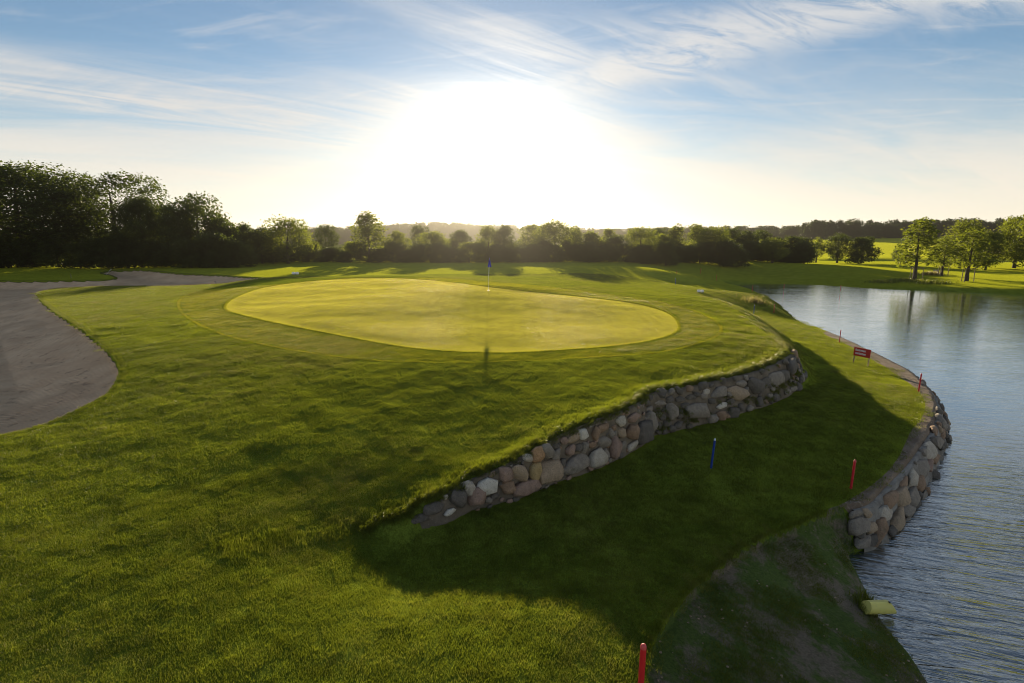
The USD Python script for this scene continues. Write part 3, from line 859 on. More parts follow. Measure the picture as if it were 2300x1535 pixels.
far_wood('distant_wood', 'hazy wooded ridge behind the tree row left of the flag', scatter(-190, 30, 430, 560, 420, 1), 1, ('bush', 'round'), 1.15)
far_wood('distant_wood', 'hazy wooded ridge behind the tree row right of the flag', scatter(30, 300, 460, 600, 380, 2), 2, ('bush', 'round'), 1.1)
far_wood('distant_wood', 'even belt of dark conifers across the far field', np.vstack([scatter(235, 420, 420, 450, 190, 3), scatter(222, 238, 405, 420, 6, 4)]), 3, ('wispy', 'wispy', 'round'), 1.25)
far_wood('distant_wood', 'dense wood covering the hill at the right edge', scatter(560, 1150, 600, 820, 1500, 5), 5, ('bush', 'round'), 1.3)
far_wood('distant_wood', 'low wood far behind the tall left trees', scatter(-620, -190, 420, 560, 400, 6), 6, ('bush', 'round'), 1.1)

# ------------------------------------------------------------------ masonry: the terrace wall and the quay
def stone_material(name, a, b, speck):
    g = Graph()
    p = g.node("texture_coordinate", "object")
    r = g.node("geometry", "random_per_island", name="geo")
    n = g.noise(p, 7, 5, .65)
    f = g.noise(p, 45, 3, .75)
    c = g.mix(g.range(n, .3, .7), a, b)
    c = g.mix(g.math("multiply", g.range(f, .50, .66), .75), c, speck)
    moss = g.range(g.noise(p, 3.1, 4, .6), .60, .75)
    c = g.mix(g.math("multiply", moss, .45), c, (.07, .075, .045))
    h = g.math("add", g.math("multiply", n, .8), g.math("multiply", f, .2))
    b_ = g.node("bump", "normal", height=h, strength=1.0, distance=.05)
    g.build(name, surface=g.node("principled_bsdf", "BSDF", base_color=c, roughness=.9, specular_ior_level=.3, normal=b_))


STONE = {'pale': ((.40, .38, .34), (.52, .50, .46)), 'white': ((.52, .52, .50), (.66, .66, .63)), 'grey': ((.22, .205, .19), (.31, .29, .265)), 'dark': ((.105, .10, .095), (.16, .15, .14)),
         'pink': ((.28, .205, .175), (.36, .27, .235)), 'brown': ((.24, .17, .12), (.33, .24, .175)), 'tan': ((.33, .27, .20), (.43, .35, .27)), 'orange': ((.36, .23, .13), (.46, .31, .19)), 'yellow': ((.36, .28, .14), (.45, .36, .2))}
for k, (a, b) in STONE.items():
    a, b = tuple(x * y for x, y in zip(a, (.80, .74, .66))), tuple(x * y for x, y in zip(b, (.80, .74, .66)))
    stone_material(f'stone_{k}', a, b, tuple(x * .55 for x in a))
soil_material('cement', (.15, .135, .115), (.25, .235, .21), (.31, .29, .26), 12, .9, .95, .04)
soil_material('mortar', (.105, .085, .062), (.165, .135, .10), (.21, .18, .14), 16, .9, .95, .03)


def stone_mesh(rng, w, h, d, square=3.2):
    """A split field stone, w wide, h tall, d deep, centred on the origin (x along the wall, y out of it)."""
    n = 30
    p = rng.normal(size=(n, 3))
    p = np.sign(p) * np.abs(p)
    p /= (np.abs(p) ** square).sum(1, keepdims=True) ** (1 / square)
    p *= rng.uniform(.88, 1.06, (n, 1))
    sh = rng.normal() * .22
    p[:, 0] += sh * p[:, 2]
    hull = trimesh.convex.convex_hull(p * [w / 2, d / 2, h / 2])
    m = trimesh.Trimesh(hull.vertices, hull.faces)
    v, f = trimesh.remesh.subdivide_loop(m.vertices, m.faces, iterations=1) if w > 99 else (np.asarray(m.vertices), np.asarray(m.faces))
    return np.asarray(v), np.asarray(f)


taken = []


class Face:
    """A sampled masonry face: finds where a pixel of the photograph meets it and the frame of the wall there."""

    def __init__(self, bottom, top):
        self.b, self.t = np.asarray(bottom), np.asarray(top)
        k = np.linspace(0, 1, 25)
        self.p = self.b[:, None] + (self.t - self.b)[:, None] * k[None, :, None]
        q = self.p.reshape(-1, 3) - [0, 0, CZ]
        zc = q[:, 1] * math.cos(PITCH) - q[:, 2] * math.sin(PITCH)
        self.u = 1150 + FOC * q[:, 0] / zc
        self.v = 767.5 - FOC * (q[:, 1] * math.sin(PITCH) + q[:, 2] * math.cos(PITCH)) / zc
        self.zc = zc

    def place(self, px, py):
        k = int(np.argmin((self.u - px) ** 2 + (self.v - py) ** 2))
        i = k // 25
        tan = self.b[min(i + 2, len(self.b) - 1)] - self.b[max(i - 2, 0)]
        tan /= np.linalg.norm(tan)
        up = self.t[i] - self.b[i]
        up = up - tan * (up @ tan)
        up /= np.linalg.norm(up)
        out = np.cross(tan, up)
        p = self.p.reshape(-1, 3)[k]
        eye = np.array([0, 0, CZ]) - p
        if out @ eye < 0:
            out = -out
        scale = self.zc[k] / FOC
        q1 = p + tan * .01
        d = q1 - [0, 0, CZ]
        zc = d[1] * math.cos(PITCH) - d[2] * math.sin(PITCH)
        fx = abs((1150 + FOC * d[0] / zc) - self.u[k]) * scale / .01
        return p, np.stack([tan, out, np.cross(tan, out)], 1), scale, max(fx, .35)


def lay(face, rows, parent, seed, zoom, origin, depth=.75, proud=.30, grow=1.24):
    rng = np.random.default_rng(seed)
    for cx, cy, w, h, tone in rows:
        p, R, s, fx = face.place(origin[0] + cx / zoom, origin[1] + cy / zoom)
        taken.append((p, .25 * (min(w / zoom * s / fx, 2.6 * h / zoom * s) + h / zoom * s) * grow))
        W, H = w / zoom * s / fx, h / zoom * s
        W = min(W, H * 2.6)
        Dp = min(W, H) * depth
        v, f = stone_mesh(rng, W * grow, H * grow, Dp * 1.3)
        v = (v + [0, Dp * (proud - .25), 0]) @ R.T + p
        obj('stone', (v, f), f'stone_{tone}', parent, smooth=62)


wall = thing('stone_wall', 'low fieldstone retaining wall between the green mound and the shaded terrace', 'wall')
_ks = np.arange(_k_start - 2, _k_tip + 3)
_tan = np.gradient(CREST, axis=0)
_tan /= np.linalg.norm(_tan, axis=1, keepdims=True)
_nrm = np.stack([_tan[:, 1], -_tan[:, 0]], 1)             # away from the mound
_wid = np.interp(np.arange(len(CREST)), [0, _k_start, _k_notch, _k_notch + 8, _k_tip - 10, _k_tip + 12], [.3, .30, .30, .62, .66, .9])
_bot2, _top2 = CREST + _nrm * _wid[:, None], CREST + _nrm * np.interp(np.arange(len(CREST)), [0, _k_notch, _k_notch + 8, len(CREST)], [.10, .10, .22, .30])[:, None]
_zb = terrain(CREST + _nrm * (_wid + .12)[:, None], False)
_zt = terrain(CREST - _nrm * .05, False)
_bot = np.column_stack([_bot2, _zb - .12])[_ks]
_top = np.column_stack([_top2, _zt - .03])[_ks]
for k in range(10):                                       # the near end runs into the lawn
    _top[k, 2] = _bot[k, 2] + .12 + (_top[k, 2] - _bot[k, 2] - .12) * (k + 1) / 11


def strip(bottom, top, seed, amp, n=9, cap=None):
    """A rough face between two curves, with a ledge back into the ground at its top."""
    k = np.linspace(0, 1, n)
    p = bottom[:, None] + (top - bottom)[:, None] * k[None, :, None]
    rows = p
    if cap is not None:
        rows = np.concatenate([p, cap[:, None]], 1)
    m, c = rows.shape[:2]
    q = rows.reshape(-1, 3)
    nz = meshkit.fbm(q * 5.0, 3, seed) - .5
    out = np.repeat(np.column_stack([(bottom - top)[:, :2], np.zeros(len(bottom))]), c, 0)
    out /= np.linalg.norm(out, axis=1, keepdims=True) + 1e-9
    q = q + out * (nz * amp)[:, None]
    i, j = np.meshgrid(np.arange(m - 1), np.arange(c - 1), indexing='ij')
    a = i * c + j
    f = np.stack([a, a + c, a + c + 1, a + 1], -1).reshape(-1, 4)
    return q, np.vstack([f[:, [0, 1, 2]], f[:, [0, 2, 3]]])


_cap = np.column_stack([(CREST - _nrm * .25)[_ks], (_zt - .12)[_ks]])
obj('mortar', strip(_bot, _top, 4, .12, cap=_cap), 'mortar', wall, smooth=True)
wf = Face(_bot + [0, 0, .10], _top)
lay(wf, [(755, 1080, 80, 120, 'pale'), (815, 1150, 115, 130, 'pink'), (670, 1165, 110, 130, 'dark'), (915, 1065, 150, 120, 'white'), (920, 1180, 55, 45, 'grey'), (1035, 965, 100, 110, 'pink'), (1045, 1085, 95, 105, 'brown'),
         (1148, 960, 100, 130, 'tan'), (1220, 845, 60, 65, 'pale'), (1300, 815, 90, 105, 'orange'), (1270, 945, 70, 125, 'yellow'), (1225, 1080, 190, 100, 'pink'), (1415, 945, 165, 155, 'tan'), (1390, 785, 75, 115, 'grey'), (1475, 815, 65, 100, 'grey'),
         (1523, 690, 45, 60, 'pink'), (1550, 770, 60, 80, 'pink'), (1600, 675, 80, 65, 'tan'), (1680, 645, 60, 80, 'white'), (1615, 890, 185, 115, 'grey'), (1640, 755, 70, 60, 'dark'), (1700, 755, 55, 85, 'grey'), (1770, 630, 50, 105, 'brown'),
         (1770, 725, 50, 45, 'brown'), (1800, 830, 130, 125, 'pale'), (1845, 710, 80, 90, 'grey'), (1855, 585, 70, 60, 'brown'), (1905, 640, 30, 70, 'grey'), (1940, 730, 80, 160, 'pink'), (1985, 540, 65, 70, 'pale'), (2000, 635, 45, 75, 'tan'),
         (2070, 625, 75, 110, 'brown'), (2080, 500, 75, 60, 'pink'), (2005, 740, 50, 60, 'grey'), (2080, 735, 80, 60, 'pale'), (575, 1285, 80, 45, 'white'), (165, 1380, 80, 70, 'tan'), (545, 1145, 30, 35, 'pale'), (1868, 800, 40, 80, 'grey'), (1460, 740, 50, 45, 'dark'),
         (1505, 880, 55, 70, 'dark'), (400, 1230, 130, 90, 'dark'), (290, 1290, 150, 70, 'dark')], wall, 11, 3.655, (850, 800))
lay(wf, [(495, 760, 70, 180, 'grey'), (430, 870, 110, 190, 'dark'), (615, 565, 110, 45, 'grey'), (510, 635, 110, 50, 'grey'), (595, 690, 55, 45, 'pale'), (720, 670, 100, 150, 'grey'), (1005, 660, 190, 165, 'grey'), (1240, 600, 140, 50, 'white'), (1100, 465, 65, 50, 'pale'),
         (940, 510, 130, 50, 'dark'), (1050, 505, 60, 50, 'grey'), (1210, 465, 140, 100, 'grey'), (1400, 470, 150, 130, 'tan'), (1440, 385, 80, 60, 'grey'), (1580, 400, 120, 150, 'dark'), (1690, 380, 90, 100, 'dark'), (1800, 330, 160, 130, 'grey'),
         (1880, 300, 80, 100, 'dark'), (1955, 200, 80, 150, 'dark'), (2085, 310, 60, 80, 'dark'), (1990, 430, 120, 60, 'grey'), (1840, 510, 140, 35, 'dark'), (1700, 560, 120, 40, 'pink'), (1930, 460, 100, 50, 'grey'), (800, 690, 80, 80, 'dark'),
         (640, 730, 60, 60, 'dark'), (830, 530, 80, 50, 'dark'), (650, 640, 50, 40, 'dark'), (870, 600, 70, 60, 'dark'), (1320, 560, 80, 50, 'dark'), (570, 800, 60, 60, 'dark')], wall, 12, 4.6, (1350, 780), depth=.6)



def fill(face, i0, i1, n, smin, smax, tones, parent, seed, lo=0, hi=24):
    """Smaller stones in the gaps that are left."""
    rng = np.random.default_rng(seed)
    for _ in range(n * 14):
        i, k, r = int(rng.integers(i0, i1)), int(rng.integers(lo, hi)), rng.uniform(smin, smax) / 2
        p = face.p[i, k]
        if any(np.linalg.norm(p - q) < (r + s) * .86 for q, s in taken):
            continue
        taken.append((p, r))
        tan = face.b[min(i + 2, len(face.b) - 1)] - face.b[max(i - 2, 0)]
        tan /= np.linalg.norm(tan)
        up = face.t[i] - face.b[i]
        out = np.cross(tan, up / np.linalg.norm(up))
        out /= np.linalg.norm(out)
        if out @ (np.array([0, 0, CZ]) - p) < 0:
            out = -out
        R = np.stack([tan, out, np.cross(tan, out)], 1)
        w = 2 * r * rng.uniform(.9, 1.5)
        v, f = stone_mesh(rng, w, 2 * r * rng.uniform(.8, 1.1), 1.5 * r)
        obj('stone', ((v + [0, .05 * r, 0]) @ R.T + p, f), 'stone_' + tones[int(rng.integers(len(tones)))], parent, smooth=62)
        n -= 1
        if n <= 0:
            break


_kn = _k_notch - _ks[0]
fill(wf, _kn, len(_bot) - 1, 70, .14, .42, ('dark', 'dark', 'grey', 'dark', 'brown'), wall, 31, 1, 24)
fill(wf, 14, _kn, 46, .07, .17, ('dark', 'grey', 'brown', 'pink', 'dark'), wall, 32, 1, 23)
# the quay
quay = thing('quay_wall', 'mortared boulder wall holding the bare bank above the pond', 'wall')
_sq = dense(SHORE_QUAY[:, :2], .15)
_t = np.gradient(_sq, axis=0)
_t /= np.linalg.norm(_t, axis=1, keepdims=True)
_n = np.stack([_t[:, 1], -_t[:, 0]], 1)                  # towards the water
if inside(SHORE, _sq[40:41] + _n[40:41] * .5)[0] == False:
    _n = -_n
_zq = terrain(_sq - _n * .55, False)
_qb, _qt = np.column_stack([_sq + _n * .14, np.full(len(_sq), -.25)]), np.column_stack([_sq - _n * .22, np.maximum(_zq - .10, .10)])
_qc = np.column_stack([_sq - _n * .6, _zq - .12])
obj('mortar', strip(_qb, _qt, 8, .22, cap=_qc), 'cement', quay, smooth=True)
qf = Face(_qb + [0, 0, .2], _qt)
lay(qf, [(500, 1170, 130, 115, 'grey'), (430, 1120, 60, 70, 'dark'), (590, 1190, 75, 90, 'dark'), (700, 1140, 85, 75, 'tan'), (780, 1165, 95, 150, 'brown'), (810, 1035, 80, 110, 'pale'), (660, 1240, 110, 90, 'grey'), (720, 1250, 90, 70, 'dark'), (930, 1070, 110, 115, 'tan'), (865, 940, 110, 110, 'brown'), (1000, 1010, 70, 95, 'grey'),
         (1030, 905, 90, 115, 'grey'), (945, 900, 70, 140, 'tan'), (1020, 770, 65, 120, 'pale'), (1100, 700, 90, 130, 'grey'), (1085, 800, 60, 90, 'brown'), (1150, 570, 90, 120, 'pale'), (1205, 470, 80, 120, 'grey'), (1240, 340, 60, 120, 'grey'), (1195, 610, 60, 80, 'brown'),
         (1150, 660, 60, 80, 'pink'), (1240, 500, 50, 90, 'dark'), (985, 1100, 60, 60, 'grey'), (1060, 960, 50, 60, 'dark'), (1110, 890, 50, 60, 'grey'), (1250, 420, 40, 70, 'brown'), (1225, 250, 50, 60, 'dark'), (880, 1160, 70, 60, 'dark'), (570, 1060, 90, 60, 'grey'),
         (1180, 390, 50, 60, 'brown'), (960, 800, 60, 60, 'brown')], quay, 21, 3.41, (1750, 850), depth=.6, proud=.06, grow=1.22)


fill(qf, 2, len(_qb) // 2, 46, .12, .36, ('grey', 'dark', 'brown', 'tan', 'grey'), quay, 33, 2, 24)


# ------------------------------------------------------------------ course furniture
def paint(name, c, rough=.4, spec=.4, wear=.25):
    g = Graph()
    p = g.node("texture_coordinate", "object")
    n = g.noise(p, 18, 4, .7)
    col = g.mix(g.math("multiply", g.range(n, .55, .75), wear), c, tuple(min(1, x * .5 + .12) for x in c))
    g.build(name, surface=g.node("principled_bsdf", "BSDF", base_color=col, roughness=rough, specular_ior_level=spec))


paint('red_paint', (.42, .012, .022))
paint('red_top', (.48, .06, .07), .5)
paint('blue_paint', (.006, .035, .22))
paint('blue_top', (.45, .50, .60))
paint('white_paint', (.75, .75, .75), .4)
paint('flag_blue', (.02, .03, .45), .8, .1, 0)
paint('sign_red', (.45, .03, .025), .35)
paint('pipe_yellow', (.60, .54, .14), .45, .4, .7)
paint('pipe_dark', (.03, .025, .02), .8)
paint('grey_board', (.26, .26, .27), .8, .2)
paint('black_iron', (.03, .028, .025), .6)


def wood_material(name, a, b):
    g = Graph()
    p = g.node("texture_coordinate", "object")
    n = g.noise(g.mapping(p, scale=(18, 18, 1.5)), 2, 4, .6)
    g.build(name, surface=g.node("principled_bsdf", "BSDF", base_color=g.mix(g.range(n, .3, .7), a, b), roughness=.85, specular_ior_level=.2, normal=g.node("bump", "normal", height=n, strength=.5, distance=.01)))


wood_material('post_wood', (.13, .10, .075), (.24, .19, .145))
wood_material('pale_wood', (.36, .27, .16), (.50, .39, .25))


def lathe(profile, sections=14):
    return trimesh.creation.revolve(np.asarray(profile, float), sections=sections)


def ground_at(px, py, z0):
    p = at(px, py, z0)
    for _ in range(6):
        p = at(px, py, float(terrain(p[None, :2])[0]))
    return p


def stake(px, py, top, z0, colour, label, r=.027, group=None, lean=0.0):
    p = ground_at(px, py, z0)
    h = at_depth(px, top, p[1])[2] - p[2]
    t = thing(f'{colour}_stake', label, 'stake', (p[0], p[1], p[2]), 0, group)
    if lean:
        t.GetAttribute('xformOp:rotateZ').Set(0.0)
        UsdGeom.Xformable(t).AddRotateYOp().Set(lean)
    rt = min(.05, h * .12)
    obj('shaft', lathe([[0, -.25], [r, -.25], [r, h - rt], [0, h - rt]]), f'{colour}_paint', t, smooth=40)
    obj('top', lathe([[0, h - rt - .004], [r * 1.02, h - rt - .004], [r * .99, h - rt * .6], [r * .75, h - rt * .2], [r * .3, h], [0, h]]), f'{colour}_top', t, smooth=40)


stake(1435, 1600, 1447, 1.1, 'red', 'red stake cut by the bottom edge of the photo beside the torn lawn edge', .034, lean=1.0)
stake(1911, 1098, 1033, .92, 'red', 'red stake on the shaded lawn above the near end of the boulder quay', .027, lean=1.5)
stake(2063, 880, 839, .85, 'red', 'red stake at the outer bend of the bare bank against the water', .027, lean=1.5)
stake(1885, 770, 741, .6, 'red', 'red stake at the shore left of the red warning sign', .025, lean=1)
stake(1738, 703, 684, .6, 'red', 'small red stake on the dark slope right of the straw-coloured grass tuft', .028)
stake(1690, 656, 642, .5, 'red', 'thin dark red stake standing against the bright water at the narrow end of the pond', .025)
stake(1574, 612, 603, 2.0, 'red', 'tiny orange-red stake on the sunlit strip behind the hollow', .035)
stake(1609, 631, 617, 1.0, 'red', 'red stake in the dark hollow at the narrow end of the pond', .03)
stake(1520, 615, 609, 2.6, 'red', 'tiniest red stake on the crest behind the hollow', .03)
stake(1761, 645, 638, .3, 'red', 'short dark stake in the far bank, left of two', .03)
stake(1888, 650, 641, .3, 'red', 'short dark stake in the far bank, right of two', .03)
stake(1597, 1052, 985, 1.0, 'blue', 'blue stake alone in the middle of the shaded terrace lawn', .026, lean=3.5)
stake(1693, 705, 685, .8, 'blue', 'small blue stake on the dark slope below the straw-coloured grass tuft', .028)
stake(1517, 640, 625, 1.8, 'blue', 'distant blue stake in the shaded hollow behind the green', .03)

# flagstick
_fp = ground_at(1097, 653, 3.4)
_fz = at_depth(1100, 580, _fp[1])[2] - _fp[2]
fl = thing('flagstick', 'white flagstick with drooping blue flag standing on the green', 'flag', _fp)
UsdGeom.Xformable(fl).AddRotateYOp().Set(2.0)
obj('pole', lathe([[0, -.12], [.011, -.12], [.011, _fz * .6], [.009, _fz], [0, _fz + .01]], 10), 'white_paint', fl, smooth=40)
_rows = []
for k, s in enumerate(np.linspace(0, 1, 14)):             # limp cloth hanging in folds
    zf = _fz - .02 - .56 * s
    for j, u in enumerate(np.linspace(0, 1, 11)):
        wdt = .11 + .14 * s
        _rows.append([.012 + (u - .5) * wdt * (.35 + .65 * s) + .02 * s, .035 * math.sin(u * 13 + s * 2) * (.4 + s * .6) - .01, zf + .05 * u * (1 - s) - .05 * (1 - abs(2 * u - 1)) * s])
_i, _j = np.meshgrid(np.arange(13), np.arange(10), indexing='ij')
_a = (_i * 11 + _j).ravel()
_fm = trimesh.Trimesh(np.array(_rows), np.vstack([np.stack([_a, _a + 1, _a + 12], 1), np.stack([_a, _a + 12, _a + 11], 1)]), process=False)
obj('flag_cloth', _fm, 'flag_blue', fl, smooth=True)
obj('cup', lathe([[.054, -.005], [.06, -.005], [.06, .012], [.054, .012], [.054, -.005]], 16), 'white_paint', fl)

# warning sign
_sa, _sb = ground_at(1948, 823, .75), ground_at(1935, 815.5, .75)
sign = thing('warning_sign', 'red board sign with two lines of white lettering on two wooden legs by the pond', 'sign', _sa)
_dx = np.array([-.62, -.30, 0])
_ex = np.array([.33, -.94, 0])
_ex /= np.linalg.norm(_ex)                               # reads left to right along +ex
_ez = np.array([0.06, 0, 1.0])
_ez /= np.linalg.norm(_ez)
_ey = np.cross(_ez, _ex)
_ez = np.cross(_ex, _ey)
_R = np.stack([_ex, _ey, _ez], 1)
_w, _h, _z0 = .84, .42, .40


def on_sign(mesh):
    v, f, _ = meshkit.arrays(mesh)
    return v @ _R.T, f


def box_at(x0, x1, y0, y1, z0, z1, bev=.006):
    m = trimesh.creation.box([x1 - x0, y1 - y0, z1 - z0])
    v = []
    for c in m.vertices:
        for k in range(3):
            q = c.copy()
            for i in range(3):
                if i != k:
                    q[i] -= np.sign(q[i]) * min(bev, abs(q[i]) * .4)
            v.append(q)
    hull = trimesh.convex.convex_hull(np.array(v))
    return np.array(hull.vertices) + [(x0 + x1) / 2, (y0 + y1) / 2, (z0 + z1) / 2], np.array(hull.faces)


obj('board', on_sign(box_at(-_w + .03, .06, -.012, .012, _z0, _z0 + _h, .004)), 'sign_red', sign)
obj('leg', on_sign(box_at(-.02, .03, .014, .054, -.2, _z0 + _h - .05)), 'pale_wood', sign)
obj('leg', on_sign(box_at(-_w + .05, -_w + .09, .014, .054, -.2, _z0 + _h - .05)), 'post_wood', sign)
for line, (txt, zz_) in enumerate((('Betreten', .25), ('verboten', .09))):
    tm = meshkit.text_mesh(txt, .10, .003, True)
    v, f, _ = meshkit.arrays(tm)
    v = v - [v[:, 0].min(), 0, 0]
    v = v * [min(1.0, .66 / v[:, 0].max()), 1, 1]
    v = np.column_stack([v[:, 0] - _w + .12, -.0125 - v[:, 2], v[:, 1] + _z0 + zz_])
    obj('lettering', (v @ _R.T, f), 'white_paint', sign)

# white marker blocks, in two pairs
for px, py, z0, lab in ((1569, 657, 2.3, 'left block of the white pair on the dry slope behind the green'), (1577, 657, 2.3, 'right block of the white pair on the dry slope behind the green'),
                        (659.5, 617, 2.9, 'left block of the white pair on the fairway behind the far bunker end'), (667.5, 617, 2.9, 'right block of the white pair on the fairway behind the far bunker end')):
    p = ground_at(px, py, z0)
    s = p[1] / FOC
    mk = thing('marker_block', lab, 'marker', p, 8, None)
    v, f = box_at(-3.4 * s, 3.4 * s, -2.5 * s, 2.5 * s, .02, 5.6 * s, 1.0 * s)
    obj('block', (v, f), 'white_paint', mk)
    obj('foot', box_at(-2.4 * s, 2.4 * s, -1.6 * s, 1.6 * s, -.1, .03, .01), 'grey_board', mk)


# bunker rakes
def rake(name_label, a, b, head_dir, mat, tines=True):
    a, b = np.asarray(a), np.asarray(b)
    r = thing('bunker_rake', name_label, 'rake', a)
    L = b - a
    obj('handle', tube_mesh([[0, 0, 0], L * .5 + [0, 0, .01], L], [.018, .018, .016], 8), mat, r, smooth=40)
    hd = np.asarray(head_dir, float)
    hd = hd / np.linalg.norm(hd)
    obj('head', tube_mesh([L - hd * .3, L, L + hd * .3], [.025, .028, .025], 6), 'black_iron', r)
    for k in np.linspace(-.27, .27, 9):
        obj('tine', tube_mesh([L + hd * k, L + hd * k + [0, .02, -.10]], [.007, .004], 5), 'black_iron', r)


_ra = ground_at(459, 644, 2.2)
_rb = at_depth(481, 632.5, _ra[1] + .3)
r1 = thing('bunker_rake', 'dark rake standing bent out of the bunker sand behind the near turf crest', 'rake', _ra)
_L = _rb - _ra
obj('handle', tube_mesh([[0, 0, 0], _L * .6, _L], [.03, .03, .03], 8), 'pale_wood', r1, smooth=40)
_tip = _L
obj('head', tube_mesh([_tip - [.05, 0, 0], _tip + [.16, 0, -.03], _tip + [.20, 0, -.10]], [.03, .03, .03], 6), 'black_iron', r1)
obj('prop', tube_mesh([_tip + [.17, 0, -.03], _tip + [.19, 0, -(_L[2] + .25)]], [.026, .026], 6), 'black_iron', r1)
_ra = ground_at(251, 611, 2.7)
_rb = ground_at(239, 618, 2.6)
rake('pale rake lying over the corner of the far bunker', _ra + [0, 0, .35], _rb + [0, 0, .06], (1, .1, 0), 'white_paint')
# a thin stick on the left fairway tongue
p = ground_at(160, 625, 2.3)
st = thing('thin_stick', 'thin dark stick standing on the turf tongue left of the bunkers', 'stick', p)
obj('shaft', tube_mesh([[0, 0, -.2], [.01, 0, .45], [0, 0, .55]], [.02, .018, .012], 6), 'post_wood', st)

# yellow drain pipe
_pa = at(1950, 1361, .24)
_pb = at(2009, 1365, .16)
pipe = thing('drain_pipe', 'yellow plastic drain pipe poking out of the bank into the pond', 'pipe', _pa)
_d = _pb - _pa
_len = np.linalg.norm(_d[:2])
_ux = np.array([_d[0], _d[1], 0]) / _len
_pa[2] = .21
pipe.GetAttribute('xformOp:translate').Set(Gf.Vec3d(*map(float, _pa)))
_ux = np.array([_ux[0], _ux[1], -.06])
_ux /= np.linalg.norm(_ux)
_uy = np.cross([0, 0, 1], _ux)
_uy /= np.linalg.norm(_uy)
_uz = np.cross(_ux, _uy)
_ro, _ri, _th = .115, .105, np.linspace(0, 2 * np.pi, 33)[:-1]


def pipe_ring(x, r, mitre=0.0):
    c, s = np.cos(_th), np.sin(_th)
    xx = x - mitre * (s + 1) * .5 - 0 * c
    return xx[:, None] * _ux + (r * c)[:, None] * _uy + (r * s)[:, None] * _uz


_rings = [pipe_ring(-.10, _ro, -.10), pipe_ring(_len, _ro, .14), pipe_ring(_len, _ri, .14), pipe_ring(-.10, _ri, -.10)]
_v = np.vstack(_rings)
_f = []
for k in range(3):
    for j in range(32):
        a, b = k * 32 + j, k * 32 + (j + 1) % 32
        _f += [[a, b, b + 32], [a, b + 32, a + 32]]
obj('tube', (_v, np.array(_f)), 'pipe_yellow', pipe, smooth=40)
obj('inner_lining', trimesh.Trimesh(np.vstack([pipe_ring(_len - .03, _ri * .985, .14), pipe_ring(-.09, _ri * .985, -.10)]), np.array([x for j in range(32) for x in ([j, 32 + (j + 1) % 32, (j + 1) % 32], [j, 32 + j, 32 + (j + 1) % 32])]), process=False), 'pipe_dark', pipe, smooth=True)  # dark sheet painting the shade of the hollow over the yellow inner wall
_cap = np.vstack([pipe_ring(-.098, _ro * .97, -.10), pipe_ring(-.086, _ro * .97, -.10)])
_cap = np.vstack([_cap, _cap[:32].mean(0), _cap[32:].mean(0)])
_cf = [x for j in range(32) for x in ([64, (j + 1) % 32, j], [65, 32 + j, 32 + (j + 1) % 32], [j, (j + 1) % 32, 32 + (j + 1) % 32], [j, 32 + (j + 1) % 32, 32 + j])]
obj('end_cap', (_cap, np.array(_cf)), 'pipe_yellow', pipe)
_sl = (_len - .17) * _ux + .118 * _uz - .05 * _uy
obj('slot', (np.array([[-.012, -.02, 0], [.012, -.02, 0], [.012, .02, 0], [-.012, .02, 0], [-.012, -.02, .012], [.012, -.02, .012], [.012, .02, .012], [-.012, .02, .012]]) @ np.stack([_ux, _uy, _uz], 1).T + _sl, trimesh.creation.box().faces if False else np.array([[4, 5, 6], [4, 6, 7], [0, 2, 1], [0, 3, 2], [0, 1, 5], [0, 5, 4], [1, 2, 6], [1, 6, 5], [2, 3, 7], [2, 7, 6], [3, 0, 4], [3, 4, 7]])), 'pipe_dark', pipe)


# wooden tree supports
def support(pxs, py, top, z0, label):
    c = ground_at(np.mean(pxs), py, z0)
    t = thing('tree_support', label, 'tree support', c)
    H = at_depth(pxs[0], top, c[1])[2] - c[2]
    x0, x1 = [at_depth(q, py, c[1])[0] - c[0] for q in pxs]
    half = (x1 - x0) / 2
    posts = [(-half, -half * .5), (half, -half * .5), (-half * .55, half * .8), (half * .45, half * .9)]
    for x, y in posts:
        obj('post', tube_mesh([[x * 1.06, y * 1.06, -.4], [x, y, H * .6], [x * .98, y * .98, H]], [.055, .052, .05], 8), 'post_wood', t, smooth=40)
    for a, b in ((0, 1), (1, 3), (3, 2), (2, 0)):
        (xa, ya), (xb, yb) = posts[a], posts[b]
        for zz2 in (H - .06,):
            e = np.array([xb - xa, yb - ya, 0])
            e /= np.linalg.norm(e)
            obj('rail', tube_mesh([np.array([xa, ya, zz2]) - e * .1, np.array([xb, yb, zz2 - .03]) + e * .1], [.04, .04], 6), 'post_wood', t)
    return c


support((2045, 2067), 629, 601, 1.0, 'wooden post frame round the ragged maple at the pond edge')
support((2108, 2125), 620, 598, 1.1, 'wooden post frame in front of the grey board, middle of the three frames')
support((2162, 2182), 631, 603, 1.1, 'wooden post frame round the leaning young tree, rightmost of the three frames')
p = ground_at(2118, 617, 1.1) + [0, 1.6, 0]
bd = thing('notice_board', 'low grey board standing behind the middle tree support', 'board', p)
obj('panel', box_at(-.5, .5, -.04, .04, .05, .72, .02), 'grey_board', bd)
obj('post', box_at(-.44, -.36, .045, .12, -.3, .66, .01), 'post_wood', bd)
obj('post', box_at(.36, .44, .045, .12, -.3, .66, .01), 'post_wood', bd)
p = at_depth(92, 600, 79.2)
tg = thing('tree_tag', 'small pale tag on the trunk of the tallest left tree', 'tag', p)
obj('plate', box_at(-.14, .14, -.02, .02, -.1, .1, .01), 'grey_board', tg)
obj('nail', box_at(-.012, .012, -.03, -.021, .05, .07, .003), 'black_iron', tg)

